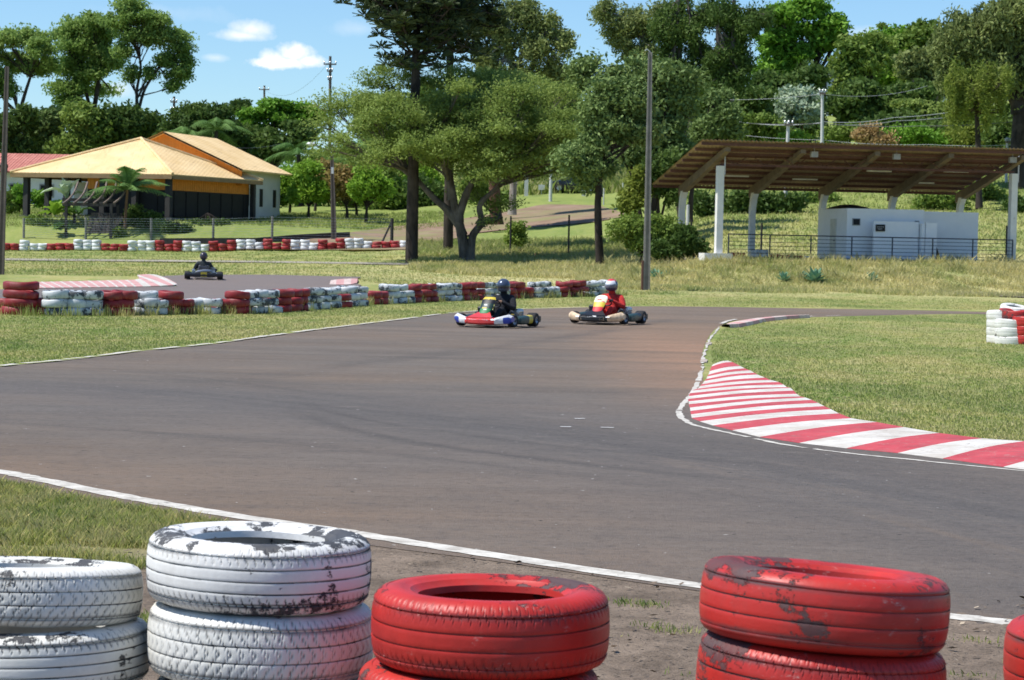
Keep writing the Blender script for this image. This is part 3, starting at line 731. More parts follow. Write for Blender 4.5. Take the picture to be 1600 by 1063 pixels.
mid_blocks = [
 ('r', [(6, 2), (27, 4, 1.3), (64, 2)]), ('w', [(84, 3), (110, 3), (137, 3)]), ('r', [(167, 3), (188, 3)]), ('w', [(222, 3), (240, 2)]),
 ('r', [(261, 3), (281, 2)]), ('w', [(305, 2), (322, 2)]), ('r', [(344, 2), (368, 3)]), ('w', [(384, 3), (400, 3), (416, 3)]),
 ('r', [(436, 3), (450, 3), (464, 3)]), ('w', [(484, 3), (500, 3), (513, 3)]), ('r', [(529, 2)]), ('w', [(541, 3), (556, 3)]),
 ('r', [(577, 2), (592, 2)]), ('w', [(606, 3), (619, 3), (632, 2)]), ('r', [(645, 3), (657, 3), (668, 3)]), ('w', [(684, 3), (695, 3), (706, 3)]),
 ('r', [(720, 3), (731, 3), (742, 3)]), ('w', [(758, 3), (770, 3), (781, 2)]), ('r', [(793, 3), (806, 3), (820, 2)]), ('w', [(838, 3), (850, 3), (861, 2)]),
 ('r', [(879, 3), (892, 3), (905, 3)]), ('w', [(924, 3), (937, 3), (950, 3)])]
barrier(mid_blocks, bar, 'tyres of the middle barrier beside the track', 'middle barrier', M_tw_far, M_tr_far)
fb = []; x = 8.0
seq = [('r', 2, 2), ('w', 3, 0), ('r', 3, 2), ('w', 3, 3), ('r', 3, 2), ('w', 3, 3), ('r', 3, 3), ('w', 3, 3), ('r', 3, 3), ('w', 3, 3), ('r', 3, 3), ('w', 3, 3), ('r', 3, 3), ('w', 3, 3), ('r', 3, 2), ('w', 1, 2)]
for i, (c, n, tr) in enumerate(seq):
    L = []
    for k in range(n):
        h = tr if tr else [3, 2, 2][k]
        if c == 'r' and tr == 3: h = 2 if k == 1 else 3
        if c == 'w' and i > 5 and k == 2: h = 2
        L.append((x, h, 1.0)); x += 14.15
    fb.append((c, L))
barrier(fb, [(-50, 140.6), (700, 140.6)], 'tyres of the far barrier along the fence', 'far barrier', M_tw_far2, M_tr_far2, .20, .0, 1)
# cluster on the right infield
t6 = tyre_mesh('tyre_mid', .30, .175, .19, 40, M_tw2, 2, .004, 0, 9, .01)
GC = 'tyre pile on the right infield'
Yc = G(1575, 537).y
def cl(px, py, Yo, label, mat, tl=(0, 0), sc=1):
    p = at(px, py, Yc + Yo); put(t6, (p.x, p.y, p.z - .09), random.random() * 6, label, GC, tl, (sc, sc, 1), mat)
for k in range(4):
    nm = ['lowest', 'second lowest', 'third lowest', 'top'][k]
    cl(1566, 530 - k * 12.3, .35, f'{nm} white tyre in the left rear column of the infield tyre pile', M_tw2)
    if k < 3: cl(1579, 533 - k * 13, -.1 + .02 * k, f'{nm if k<2 else "top"} white tyre in the front left column of the infield tyre pile', M_tw2)
    if k < 3: cl(1607, 531 - k * 14, -.2, f'{nm if k<2 else "top"} red tyre in the front column at the right edge, infield pile', M_tr)
cl(1586, 492, .2, 'red tyre wedged under the topmost white tyre of the infield pile', M_tr, (.05, .03), 1.05)
cl(1588, 486, .7, 'white tyre tilted on the very top of the infield pile', M_tw2, (.12, .1), 1.1)
# two half-buried red tyres by the tree and those under the shelter
for i, (px, lab) in enumerate(((843, 'faded red tyre in the grass, left one of the pair near the slim tree'), (859, 'faded red tyre in the grass, right one of the pair near the slim tree'))):
    p = B(px, 122); put(tf[i], (p.x, p.y, p.z - .02), i, lab, 'pair of red tyres in the grass', (0, .06), (.9, .9, .9), M_tr)
GS = 'tyres lying under the open shelter'
for i, (px, c, n, lab) in enumerate(((1092, 'w', 1, 'white tyre lying left of the tall shelter post'), (1103, 'w', 1, 'grey white tyre right against the tall shelter post'), (1148, 'r', 1, 'red tyre just right of the tall shelter post'), (1157, 'r', 1, 'dark red tyre between tall post and second rear column'),
      (1180, 'w', 2, 'white tyre right of second rear column'), (1193, 'w', 2, 'white tyre behind railing by the second rear column'), (1210, 'r', 1, 'red tyre under shelter, leftmost of the row of four'), (1221, 'r', 1, 'red tyre under shelter, second of the row of four'),
      (1235, 'r', 1, 'red tyre under shelter, third of the row of four'), (1247, 'r', 1, 'red tyre under shelter, rightmost of the row of four'), (1262, 'w', 1, 'white tyre beside the left corner of the white hut'))):
    p = B(px, 107.5); z = p.z
    for k in range(n):
        put(tf[i % 3], (p.x, p.y, z), i, lab if n == 1 else ('upper ' if k else 'lower ') + lab.replace(' just', ''), GS, (0, 0), (.75, .75, 1), M_tw2 if c == 'w' else M_tr); z += .18
# ================================================================== TREES AND PLANTS
L_dark = leafmat('leaves_dark', (0.05, 0.1, 0.022), (0.13, 0.2, 0.045))
L_mid = leafmat('leaves_mid', (0.1, 0.175, 0.028), (0.27, 0.36, 0.075))
L_bright = leafmat('leaves_bright', (0.1, 0.24, 0.02), (0.24, 0.42, 0.055))
L_lime = leafmat('leaves_lime', (0.170, 0.323, 0.034), (0.340, 0.510, 0.060))
L_olive = leafmat('leaves_olive', (.145, .215, .04), (.33, .42, .11), .4)
L_grey = leafmat('leaves_grey', (0.11, 0.175, 0.05), (0.25, 0.34, 0.11), .2, .45)
L_euc = leafmat('leaves_eucalyptus', (0.12, 0.16, 0.05), (0.3, 0.35, 0.11), .25)
L_silver = leafmat('leaves_silver', (0.238, 0.323, 0.204), (0.510, 0.600, 0.408), .15, .45)
L_orange = leafmat('leaves_orange', (.20, .24, .05), (.38, .24, .09))
L_willow = leafmat('leaves_willow', (0.12, 0.18, 0.025), (0.31, 0.36, 0.07), .4)
L_needle = leafmat('needles_dark', (0.037, 0.061, 0.027), (0.085, 0.111, 0.043), .1, .6)
L_palm = leafmat('palm_leaf', (0.068, 0.153, 0.034), (0.187, 0.306, 0.085), .25, .35)
L_brown = leafmat('dry_leaves', (0.340, 0.204, 0.085), (0.600, 0.476, 0.221), .2)
L_agave = leafmat('agave_leaf', (0.085, 0.204, 0.119), (0.272, 0.442, 0.289), .1, .5)
L_tall = leafmat('leaves_tall', (.15, .26, .05), (.34, .46, .13), .45)
BK_grey = barkmat('bark_grey', (.055, .045, .036), (.17, .15, .13))
BK_dark = barkmat('bark_dark', (.02, .017, .014), (.07, .055, .045))
BK_pale = barkmat('bark_pale', (.16, .13, .10), (.42, .38, .32))
BK_red = barkmat('bark_red', (.05, .025, .016), (.15, .075, .05))
BK_palm = barkmat('bark_palm', (.12, .07, .04), (.28, .17, .10))
def unit(n):
    v = NR.normal(size=(n, 3)); return v / np.linalg.norm(v, axis=1)[:, None]
def leafquads(C, size, up=.5, asp=.5, hang=0):
    n = len(C); nm = unit(n); nm[:, 2] += up; nm /= np.linalg.norm(nm, axis=1)[:, None]
    t = unit(n)
    if hang: t = t * (1 - hang); t[:, 2] -= hang * 1.5
    a = t - nm * np.sum(t * nm, 1)[:, None]; a /= np.linalg.norm(a, axis=1)[:, None] + 1e-9
    b = np.cross(nm, a); s = (size * (.6 + .8 * NR.random(n)))[:, None]
    return np.stack([C - a * s * .5, C + b * s * asp * .5, C + a * s * .5, C - b * s * asp * .5], 1)
def bez(a, b, sag, n=6, jit=0):
    a = Vector(a); b = Vector(b); m = (a + b) / 2 + Vector(sag); out = []
    for i in range(n + 1):
        t = i / n; p = a * (1 - t) ** 2 + m * 2 * t * (1 - t) + b * t * t
        if 0 < i < n and jit: p += Vector((random.uniform(-jit, jit), random.uniform(-jit, jit), random.uniform(-jit, jit)))
        out.append(p)
    return out
def tree(label, base, Y, lobes, leaf, bark, n=12000, size=.3, cl=.7, flat=.8, tr=.25, trunks=None, fork=.45, name='tree', cat='tree', group=None,
         up=.5, asp=.5, hang=0, dens=1.0, depth=1.0, nlimb=6, shell=.45, bz=None, twig=1.0, grow=1.0, taper=.5, frag=3):
    """lobes: (px, py, rx, ry[, dY]) in photo pixels at distance Y, turned into metres round the trunk"""
    b = B(base, Y) if bz is None else Vector(bz); root = empty(name, b, 0, label, cat, group)
    LB = []
    for l in lobes:
        dy = l[4] if len(l) > 4 else 0
        c = at(l[0], l[1], Y + dy) - b; k = (Y + dy) / F
        LB.append((np.array(c), np.array([l[2] * k, l[2] * k * depth, l[3] * k]) * grow))
    if frag:
        L2 = []
        for c, r in LB:
            L2.append((c, r * .72))
            for _ in range(frag): o_ = unit(1)[0] * r * .62; L2.append((c + o_, r * random.uniform(.34, .6) * np.array([1.15, 1.15, .85])))
        LB = L2
    area = [r[0] * r[2] + r[1] * r[2] * .5 for _, r in LB]; tot = sum(area)
    CC = []; tb = MB()
    # trunk(s)
    if trunks is None:
        top = np.mean([c for c, _ in LB], 0); cz = min(c[2] - r[2] * .5 for c, r in LB)
        fz = max(.6, fork * top[2] if fork < 1 else cz)
        trunks = [[(0, 0, -.2), (tr * .4, 0, fz * .5), (top[0] * .35, top[1] * .3, fz)]]
    else:
        trunks = [[tuple(at(px, py, Y + (d[0] if d else 0)) - b) for px, py, *d in tk] for tk in trunks]
    ends = []
    for ti, tk in enumerate(trunks):
        P = smooth_pts(tk, 5); m = len(P); r0 = tr * (1 if ti == 0 else .75)
        rad = [r0 * (1.25 if i == 0 else 1) * (1 - taper * i / m) for i in range(m)]
        P[0].z -= .25
        tb.tube(P, rad, 9); ends.append((P, rad[-1]))
    for li, (c, r) in enumerate(LB):
        # limb from the nearest trunk
        best = min(ends, key=lambda e: (Vector(c) - e[0][-1]).length)
        P, re = best
        st = P[int(len(P) * random.uniform(.72, .98))]
        lim = bez(st, Vector(c) - Vector((0, 0, r[2] * .2)), (0, 0, (c[2] - st.z) * -.12), 7, .05 * r[0])
        tb.tube(lim, [max(.03, re * .8 * (1 - .75 * i / 7)) for i in range(8)], 6)
        nl = max(40, int(n * area[li] / tot)); ncl = max(8, int(14 * dens * (r[0] * r[2] + r[0] * r[1]) / (cl * cl) / 6))
        u = unit(ncl); rr = shell + (1 - shell) * NR.random(ncl) ** .6
        K = c + u * rr[:, None] * r * (.92 + .22 * NR.random((ncl, 1)))
        for q in range(min(max(2, int(nlimb * twig / (1 + frag * .5))), ncl)):
            e = Vector(K[q]); s = lim[random.choice((3, 4, 5, 6))]
            tb.tube(bez(s, e, (0, 0, .1 * r[2]), 4, .04 * r[0]), [max(.02, re * .32 * (1 - .8 * i / 4)) for i in range(5)], 4, cap=False)
        idx = NR.integers(0, ncl, nl); w = (.55 + .9 * NR.random(ncl))[idx]
        off = unit(nl) * (NR.random((nl, 1)) ** .5) * cl * w[:, None]; off[:, 2] *= flat
        if hang: off[:, 2] = off[:, 2] - NR.random(nl) ** 1.3 * hang * 3.2
        CC.append(K[idx] + off)
    tb.build('trunk', bark, root, True)
    C = np.concatenate(CC)
    link('crown', npmesh('crown', leafquads(C, size, up, asp, min(hang, .8)), 4, leaf), root)
    return root
def blobs(n, x0, x1, y0, y1, rx, ry, dY=3):
    return [(random.uniform(x0, x1), random.uniform(y0, y1), rx * random.uniform(.7, 1.2), ry * random.uniform(.7, 1.2), random.uniform(-dY, dY)) for _ in range(n)]
G_L = 'tall trees behind the yellow roofed pavilion'
tree('tall thin-leaved tree at the left edge behind the red tiled roof', 42, 205, [(-12, 72, 30, 22), (20, 62, 26, 18), (50, 60, 28, 14), (72, 78, 24, 18, -2), (30, 92, 26, 16, 2), (66, 104, 18, 14), (-5, 120, 22, 22), (14, 140, 13, 10), (82, 98, 12, 12), (-25, 160, 25, 20)],
     L_tall, BK_dark, 24000, .28, .75, .7, .24, [[(46, 238), (38, 205), (30, 180), (22, 150)], [(30, 180), (38, 150), (46, 125), (52, 105)], [(28, 178), (10, 160), (2, 145)]], dens=.75, shell=.2, nlimb=12, grow=1.22, group=G_L)
tree('broad dense tree left of the tallest slender tree behind the pavilion', 135, 212, [(140, 40, 34, 22), (112, 52, 22, 18), (165, 55, 26, 20), (128, 75, 32, 18), (160, 88, 24, 16), (108, 98, 18, 18), (120, 128, 20, 16), (150, 112, 24, 16), (160, 140, 22, 10, 3), (95, 140, 18, 12), (112, 160, 26, 16), (178, 100, 14, 14)],
     L_tall, BK_dark, 38000, .28, .8, .7, .28, [[(132, 240), (145, 180), (152, 140), (155, 110)], [(145, 190), (136, 150), (130, 115)]], dens=1.0, shell=.25, nlimb=10, grow=1.2, group=G_L)
tree('tallest slender tree with forked bare trunk behind the pavilion roof', 214, 206, [(214, 22, 34, 17), (190, 34, 20, 16), (248, 40, 24, 18), (270, 58, 20, 16), (284, 78, 16, 14), (235, 62, 26, 13), (205, 55, 24, 12), (196, 82, 16, 12), (260, 98, 18, 11), (285, 118, 16, 12), (270, 136, 14, 7), (204, 116, 10, 10), (292, 100, 9, 9), (236, 115, 12, 9)],
     L_tall, BK_dark, 28000, .27, .7, .7, .2, [[(216, 240), (216, 200), (214, 160), (213, 145)], [(214, 175), (214, 140), (220, 105), (214, 75)], [(216, 175), (226, 140), (244, 112), (262, 82)]], dens=.75, shell=.2, nlimb=12, grow=1.22, group=G_L)
for (lab, px, Y, lb, lf) in (
  ('low dark tree behind the red tiled roof, left of the others', 20, 200, [(5, 205, 30, 28), (40, 190, 20, 22), (20, 225, 34, 20)], L_dark),
  ('round grey green tree between the two left tall trees', 72, 204, [(62, 205, 24, 26), (88, 195, 20, 24), (75, 228, 34, 20)], L_grey),
  ('dense shrubby tree directly under the broad tall tree', 130, 200, [(118, 190, 26, 30), (145, 200, 26, 26), (110, 225, 30, 18), (140, 222, 26, 14)], L_mid),
  ('dark bushy tree just left of the pavilion roof peak', 185, 202, [(172, 190, 24, 26), (196, 200, 24, 28), (168, 215, 24, 20), (205, 180, 14, 12)], L_dark),
  ('dark bushy tree right behind the pavilion roof peak', 232, 204, [(228, 195, 20, 20), (242, 208, 14, 20), (214, 205, 18, 20)], L_dark)):
    tree(lab, px, Y, lb, lf, BK_dark, 9000, .45, .9, .8, .25, dens=1.1, group='low trees behind the pavilion')
GR2 = 'dark trees right of the pavilion'
tree('very dark rounded tree with smooth top right of the pavilion peak', 315, 196, [(300, 185, 32, 24), (330, 178, 30, 20), (318, 205, 50, 26), (275, 205, 20, 24), (350, 205, 24, 26)], L_dark, BK_dark, 16000, .42, .9, .8, .35, dens=1.2, group=GR2)
tree('tree with bright lime umbrella crown above the dark trees', 420, 202, [(432, 168, 26, 12), (470, 172, 22, 9), (395, 180, 32, 10), (440, 188, 40, 12), (380, 198, 24, 12), (488, 184, 16, 10), (410, 208, 30, 14)], L_bright, BK_dark, 17000, .42, .8, .5, .35, dens=1.3, group=GR2, up=.9)
tree('dark dense tree below the lime umbrella crown', 400, 198, [(390, 220, 30, 26), (430, 222, 34, 26), (360, 228, 26, 24), (465, 215, 24, 26), (410, 240, 50, 20)], L_dark, BK_dark, 14000, .45, .9, .8, .35, dens=1.2, group=GR2)
tree('small pointed dark conifer showing over the lime crown', 378, 225, [(378, 164, 14, 8), (376, 176, 22, 14)], L_dark, BK_dark, 3000, .4, .6, .6, .2, group=GR2)
# araucarias
def araucaria(label, px, Y, trunk, tiers, seed, ntuft=9, tr=.32):
    random.seed(seed); b = B(px, Y); root = empty('araucaria', b, 0, label, 'pine tree', 'araucaria pines')
    tk = [at(x, y, Y) - b for x, y in trunk]; tk[0].z -= .2
    P = smooth_pts(tk, 6); tb = MB(); m = len(P); tb.tube(P, [tr * (1 - .6 * i / m) for i in range(m)], 10)
    C = []
    for (ty, rx0, cnt, rise) in tiers:
        s = min(P, key=lambda q: abs((at(px, ty, Y) - b).z - q.z)); r = rx0 * Y / F
        for k in range(cnt):
            a = 2 * PI * (k + random.uniform(-.3, .3)) / cnt; rr = r * random.uniform(.6, 1.05)
            e = s + Vector((math.cos(a) * rr, math.sin(a) * rr, rise * r * random.uniform(.6, 1.2)))
            lim = bez(s, e, (0, 0, -.28 * rr), 7)
            tb.tube(lim, [.085 * (1 - .6 * i / 7) for i in range(8)], 5, cap=False)
            for j in range(ntuft):
                f = 1 - abs(random.gauss(0, .11)); f = max(.5, min(1, f)); q = lim[int(f * 7)]
                o = Vector((random.gauss(0, .5), random.gauss(0, .5), random.gauss(.25, .36)))
                C.append((q + o, random.uniform(.38, .75)))
                tb.tube([q, q + o], .03, 3, cap=False)
    tb.build('trunk', BK_dark, root, True)
    cen = np.array([c for c, _ in C]); rad = np.array([r for _, r in C]); per = 34
    u = unit(len(C) * per); u[:, 2] = np.abs(u[:, 2]) * .8 - .15
    cc = np.repeat(cen, per, 0); rd = np.repeat(rad, per)[:, None]
    tip = cc + u * rd; t = np.cross(u, unit(len(u))); t /= np.linalg.norm(t, axis=1)[:, None]
    V = np.stack([cc - t * .03 + u * rd * .2, cc + t * .03 + u * rd * .2, tip + t * .035, tip - t * .035], 1)
    link('crown', npmesh('crown', V, 4, L_needle), root); return root
araucaria('araucaria pine with straight bare trunk left of the spreading tree', 643, 116, [(643, 409), (645, 300), (647, 200), (650, 100), (652, 20), (653, -60)],
          [(92, 74, 5, .55), (78, 96, 6, .62), (60, 90, 6, .6), (40, 96, 7, .55), (18, 88, 7, .5), (-6, 90, 7, .45), (-30, 80, 7, .4), (104, 50, 3, .1)], 3, 8)
araucaria('darker araucaria pine standing just behind the bare-trunked one', 702, 128, [(700, 395), (702, 250), (703, 120), (704, 0), (704, -60)],
          [(60, 60, 8, .35), (40, 66, 9, .35), (20, 70, 9, .35), (0, 70, 9, .35), (-20, 66, 8, .35), (85, 46, 5, .2)], 5, 7, .28)
random.seed(11)
def padfill(n, cx, cy, rx, ry, a, b):
    out = []
    while len(out) < n:
        u, v = random.uniform(-1, 1), random.uniform(-1, 1)
        if u * u + v * v < 1: out.append((cx + u * rx, cy + v * ry, random.uniform(*a), random.uniform(*b), random.uniform(-4.5, 4)))
    return out
# big spreading tree in the middle: flat feathery layers
pads = [(560, 150, 44, 20, -1), (520, 165, 34, 16, 1), (600, 125, 36, 18, 2), (640, 120, 36, 16, 0), (700, 120, 44, 18, 2), (760, 125, 44, 20, 0), (820, 130, 44, 22, 1), (870, 150, 34, 18, -1),
        (575, 195, 44, 15, -2), (525, 215, 30, 12, -3), (505, 195, 22, 10, 0), (630, 180, 44, 18, -3), (700, 165, 44, 20, -2), (760, 180, 44, 20, -3), (830, 180, 44, 18, -2), (900, 205, 34, 12, -3), (865, 228, 36, 12, -2),
        (600, 235, 40, 14, -3), (650, 225, 40, 16, -4), (720, 215, 34, 16, -4), (800, 222, 36, 14, -3), (690, 245, 24, 14, -2), (570, 250, 26, 10, -3), (755, 262, 30, 14, 2), (925, 225, 22, 9, -2), (880, 195, 32, 14, 1),
        (780, 318, 34, 10, 1), (740, 300, 24, 14, 2), (840, 250, 30, 9, -3), (600, 160, 40, 16, 3), (680, 200, 40, 16, 3), (770, 345, 14, 6, -1)] + padfill(46, 712, 188, 180, 62, (26, 42), (10, 18)) + padfill(22, 640, 235, 130, 34, (20, 34), (8, 14)) + padfill(20, 840, 235, 100, 34, (20, 34), (8, 14)) + padfill(8, 730, 262, 90, 26, (16, 26), (5, 9))
tree('large spreading tree with several trunks and flat feathery olive crown', 730, 117, pads, L_olive, BK_grey, 135000, .16, .8, .45, .31,
     [[(727, 410), (722, 370), (712, 330), (703, 290), (690, 255)], [(735, 408), (738, 370), (752, 348), (750, 320), (775, 295), (800, 270)], [(722, 360), (700, 330), (678, 310), (655, 285), (630, 255)], [(706, 305), (700, 265), (692, 235), (680, 210)], [(716, 340), (730, 300), (745, 280), (790, 262)], [(750, 345), (770, 344), (785, 338)]],
     dens=1.3, up=.7, asp=.4, nlimb=4, shell=.05, twig=1, taper=.68, frag=0, name='spreading_tree', depth=1.0)
tree('slim dark trunked tree right of the spreading tree on the dry grass', 938, 108, [(925, 175, 26, 26), (955, 150, 34, 26), (990, 160, 34, 28), (930, 220, 24, 20), (900, 240, 30, 14, -1), (960, 200, 34, 24), (1000, 205, 30, 24), (905, 262, 26, 14, -1), (940, 262, 22, 16), (885, 250, 16, 10, -2), (915, 290, 14, 8)],
     L_grey, BK_dark, 26000, .2, .6, .7, .2, [[(937, 411), (935, 360), (934, 320), (936, 290), (938, 250), (940, 215)], [(936, 300), (928, 260), (924, 225)]], dens=1.3, name='slim_tree')
tree('grey green broad tree behind the tall concrete light pole', 1015, 128, [(960, 130, 34, 26), (1000, 115, 34, 24), (1045, 125, 34, 26), (1065, 160, 26, 30), (1020, 160, 38, 30), (980, 190, 34, 30), (1035, 205, 36, 30), (1000, 240, 34, 24), (1060, 235, 26, 20), (920, 110, 28, 22), (1080, 122, 16, 14)],
     L_grey, BK_dark, 30000, .26, .7, .75, .22, [[(1022, 338), (1024, 290), (1028, 250)], [(1000, 340), (992, 300), (985, 260)]], dens=1.3)
tree('small tree with pale green tips between light pole and shelter roof', 1120, 133, [(1120, 155, 16, 14), (1130, 180, 28, 18), (1110, 205, 30, 22), (1085, 235, 30, 22), (1140, 205, 18, 16), (1060, 255, 24, 18)], L_grey, BK_dark, 14000, .24, .6, .8, .16,
     [[(1078, 340), (1082, 290), (1095, 240)], [(1062, 342), (1058, 300), (1065, 260)]], dens=1.3)
for i, (px, lb, lab) in enumerate(((990, [(985, 310, 16, 24), (1000, 280, 20, 22)], 'thin stemmed young tree left of the light pole'), (1030, [(1030, 270, 26, 34), (1045, 300, 16, 22)], 'dark thin stemmed tree just right of the light pole'))):
    tree(lab, px, 124, lb, L_dark if i else L_willow, BK_dark, 5000, .24, .6, .9, .1, [[(px, 345), (px - 2, 310), (px + 3, 270)], [(px + 2, 345), (px + 12, 300), (px + 14, 265)]], group='thin stemmed trees by the light pole')
# eucalyptus
GE = 'tall eucalyptus trees'
def euc(label, px, Y, lobes, trunks, n=15000, lf=L_euc, bk=BK_pale, tr=.26):
    return tree(label, px, Y, lobes, lf, bk, n, .30, .6, .9, tr, trunks, shell=.25, dens=.8, hang=.25, group=GE, name='eucalyptus', up=0, asp=.35)
euc('eucalyptus with pale forked limbs rising behind the spreading tree', 790, 160, [(770, 20, 30, 26), (810, 10, 34, 24), (850, 30, 34, 24), (880, 60, 24, 22), (790, 60, 34, 24), (835, 70, 34, 24), (760, 80, 26, 20), (870, 100, 26, 20), (820, 105, 30, 20), (780, 110, 28, 18), (740, 40, 24, 26)],
    [[(800, 330), (805, 200), (800, 110), (790, 60)], [(803, 110), (825, 70), (850, 45)]], 24000)
euc('left eucalyptus of the group behind the concrete pole, with thin outer leaves', 975, 176, [(950, 15, 30, 20), (985, 25, 32, 22), (1010, 45, 32, 22), (960, 45, 22, 18), (990, 75, 30, 20), (1030, 15, 30, 22), (1020, 85, 26, 20), (975, 60, 24, 14)],
    [[(1010, 300), (1010, 180), (1012, 90), (1000, 30)]], 16000)
euc('middle eucalyptus behind the concrete pole with straight dark trunk', 1065, 170, [(1060, 15, 32, 24), (1085, 40, 30, 26), (1055, 60, 30, 24), (1095, 75, 28, 24), (1065, 100, 32, 22), (1100, 110, 24, 24), (1040, 40, 24, 26), (1115, 15, 26, 24)],
    [[(1070, 300), (1066, 180), (1062, 90), (1060, 0)], [(1070, 240), (1082, 150), (1080, 60), (1074, 0)]], 18000, L_dark, BK_grey)
euc('right eucalyptus of the group, dark, beside the bright green tree', 1145, 168, [(1140, 15, 28, 24), (1165, 35, 28, 24), (1145, 60, 30, 24), (1160, 90, 22, 22), (1135, 95, 26, 24), (1150, 120, 24, 22), (1125, 130, 22, 22), (1185, 15, 22, 20)],
    [[(1140, 300), (1142, 180), (1145, 90), (1147, 0)], [(1142, 200), (1128, 120), (1120, 40)]], 18000, L_dark, BK_grey)
tree('tree with a thick reddish brown trunk behind the spreading tree', 775, 150, [(760, 130, 30, 24), (800, 140, 30, 24), (780, 165, 34, 22), (745, 160, 24, 20)], L_dark, BK_red, 9000, .3, .8, .8, .42, [[(775, 345), (772, 290), (771, 220), (770, 170)]], dens=1)
for (lab, px, lb) in (('dark dense tree far behind the left part of the spreading tree', 590, [(585, 215, 30, 30), (615, 200, 28, 26), (600, 240, 40, 20), (570, 190, 22, 20)]),
   ('mid green tree far behind the spreading tree between the two pines', 670, [(650, 190, 32, 34), (690, 180, 30, 34), (670, 220, 40, 26), (660, 150, 24, 24)]),
   ('dark tree far behind the right part of the spreading tree', 745, [(730, 160, 30, 34), (765, 150, 28, 34), (745, 195, 36, 22), (720, 200, 30, 26)]),
   ('green tree far behind, between spreading tree and eucalyptus group', 880, [(860, 140, 28, 30), (895, 130, 26, 30), (880, 175, 36, 28), (910, 190, 26, 24), (850, 185, 26, 24)])):
    tree(lab, px, 208, lb, L_mid if 'mid' in lab or 'green' in lab else L_dark, BK_dark, 11000, .42, .9, .8, .3, dens=1.2, group='trees far behind the spreading tree')
# right-hand hillside
GH = 'trees on the hillside behind the shelter'
def hill(label, px, Y, lobes, lf, n=13000, sz=.5, cl=1.1, bk=BK_dark, tr=.35, **k):
    return tree(label, px, Y, lobes, lf, bk, n, sz, cl, k.pop('flat', .7), tr, group=GH, dens=k.pop('dens', 1.2), **k)
hill('bright green spreading tree right of the eucalyptus group against the sky', 1245, 222, [(1215, 25, 34, 16), (1265, 15, 34, 14), (1300, 40, 26, 16), (1240, 50, 40, 16), (1290, 62, 30, 14), (1215, 68, 34, 16), (1255, 85, 36, 14), (1210, 105, 34, 18), (1250, 118, 26, 16), (1310, 58, 14, 12)], L_bright, 24000, .5, 1.1, flat=.55, up=.9)
hill('dark tree under the bright spreading tree on the hillside', 1220, 215, [(1200, 140, 34, 22), (1240, 135, 30, 20), (1265, 125, 20, 22), (1190, 165, 30, 24)], L_dark, 11000)
hill('silvery leaved round tree behind the shelter roof, by the utility pole', 1240, 190, [(1235, 160, 24, 18), (1250, 178, 24, 20), (1222, 185, 22, 18), (1255, 150, 14, 12), (1215, 200, 22, 16)], L_silver, 12000, .4, .8)
hill('dark green tree between silver tree and right utility pole', 1260, 196, [(1265, 190, 22, 26), (1240, 210, 30, 14)], L_dark, 6000, .45)
hill('mid green leafy tree right of the grey rooftop on the ridge', 1345, 218, [(1335, 75, 24, 20), (1330, 105, 26, 22), (1355, 95, 26, 24), (1340, 130, 28, 22), (1325, 145, 22, 20), (1365, 70, 24, 16)], L_mid, 15000, .48)
hill('rounded green tree in the middle of the right ridge', 1400, 226, [(1385, 65, 28, 18), (1415, 60, 28, 18), (1395, 90, 34, 22), (1425, 90, 26, 22), (1400, 120, 36, 22), (1370, 115, 26, 24)], L_bright, 16000, .5)
hill('green tree on the ridge beside the big weeping tree', 1455, 222, [(1445, 55, 26, 16), (1470, 65, 26, 18), (1450, 90, 30, 22), (1480, 95, 26, 22), (1445, 118, 28, 20)], L_mid, 14000, .5)
hill('lone thin sprig of a tree poking above the ridge', 1380, 240, [(1380, 42, 6, 4), (1390, 60, 16, 8), (1400, 70, 22, 10)], L_mid, 1800, .4, .5)
hill('brownish airy tree in front of the ridge, left of the weeping tree', 1450, 200, [(1440, 110, 30, 22), (1470, 85, 30, 24), (1465, 130, 30, 16), (1430, 90, 22, 18)], L_euc, 10000, .42, 1.0, BK_pale, dens=.8)
hill('dark tree low on the hillside above the shelter roof centre', 1350, 196, [(1330, 165, 28, 20), (1360, 155, 30, 22), (1345, 190, 34, 18), (1380, 180, 26, 18)], L_dark, 13000)
hill('dark tree low on the hillside, right of the roof centre', 1415, 196, [(1400, 160, 30, 20), (1430, 150, 28, 20), (1415, 185, 34, 18), (1450, 175, 26, 18)], L_dark, 12000)
hill('flat topped olive tree low on the right hillside', 1450, 186, [(1425, 165, 30, 8), (1455, 175, 36, 10), (1430, 190, 34, 10), (1475, 192, 34, 12), (1490, 170, 22, 10)], L_olive, 10000, .36, .8, flat=.4, up=1)
hill('dense dark tree filling the gap left of the silvery tree', 1150, 186, [(1150, 175, 28, 26), (1180, 160, 24, 26), (1160, 210, 34, 20), (1195, 185, 18, 22)], L_dark, 12000, .42, .9)
hill('green bushy tree high on the slope behind the small tree by the pole', 1090, 200, [(1080, 160, 30, 30), (1110, 140, 26, 26), (1095, 200, 34, 26)], L_mid, 12000, .42, .9)
hill('lime green shrub tree left of the silver tree behind the roof', 1180, 180, [(1190, 210, 26, 14), (1230, 218, 20, 8), (1170, 195, 20, 14), (1200, 195, 18, 12)], L_mid, 8000, .36, .8)
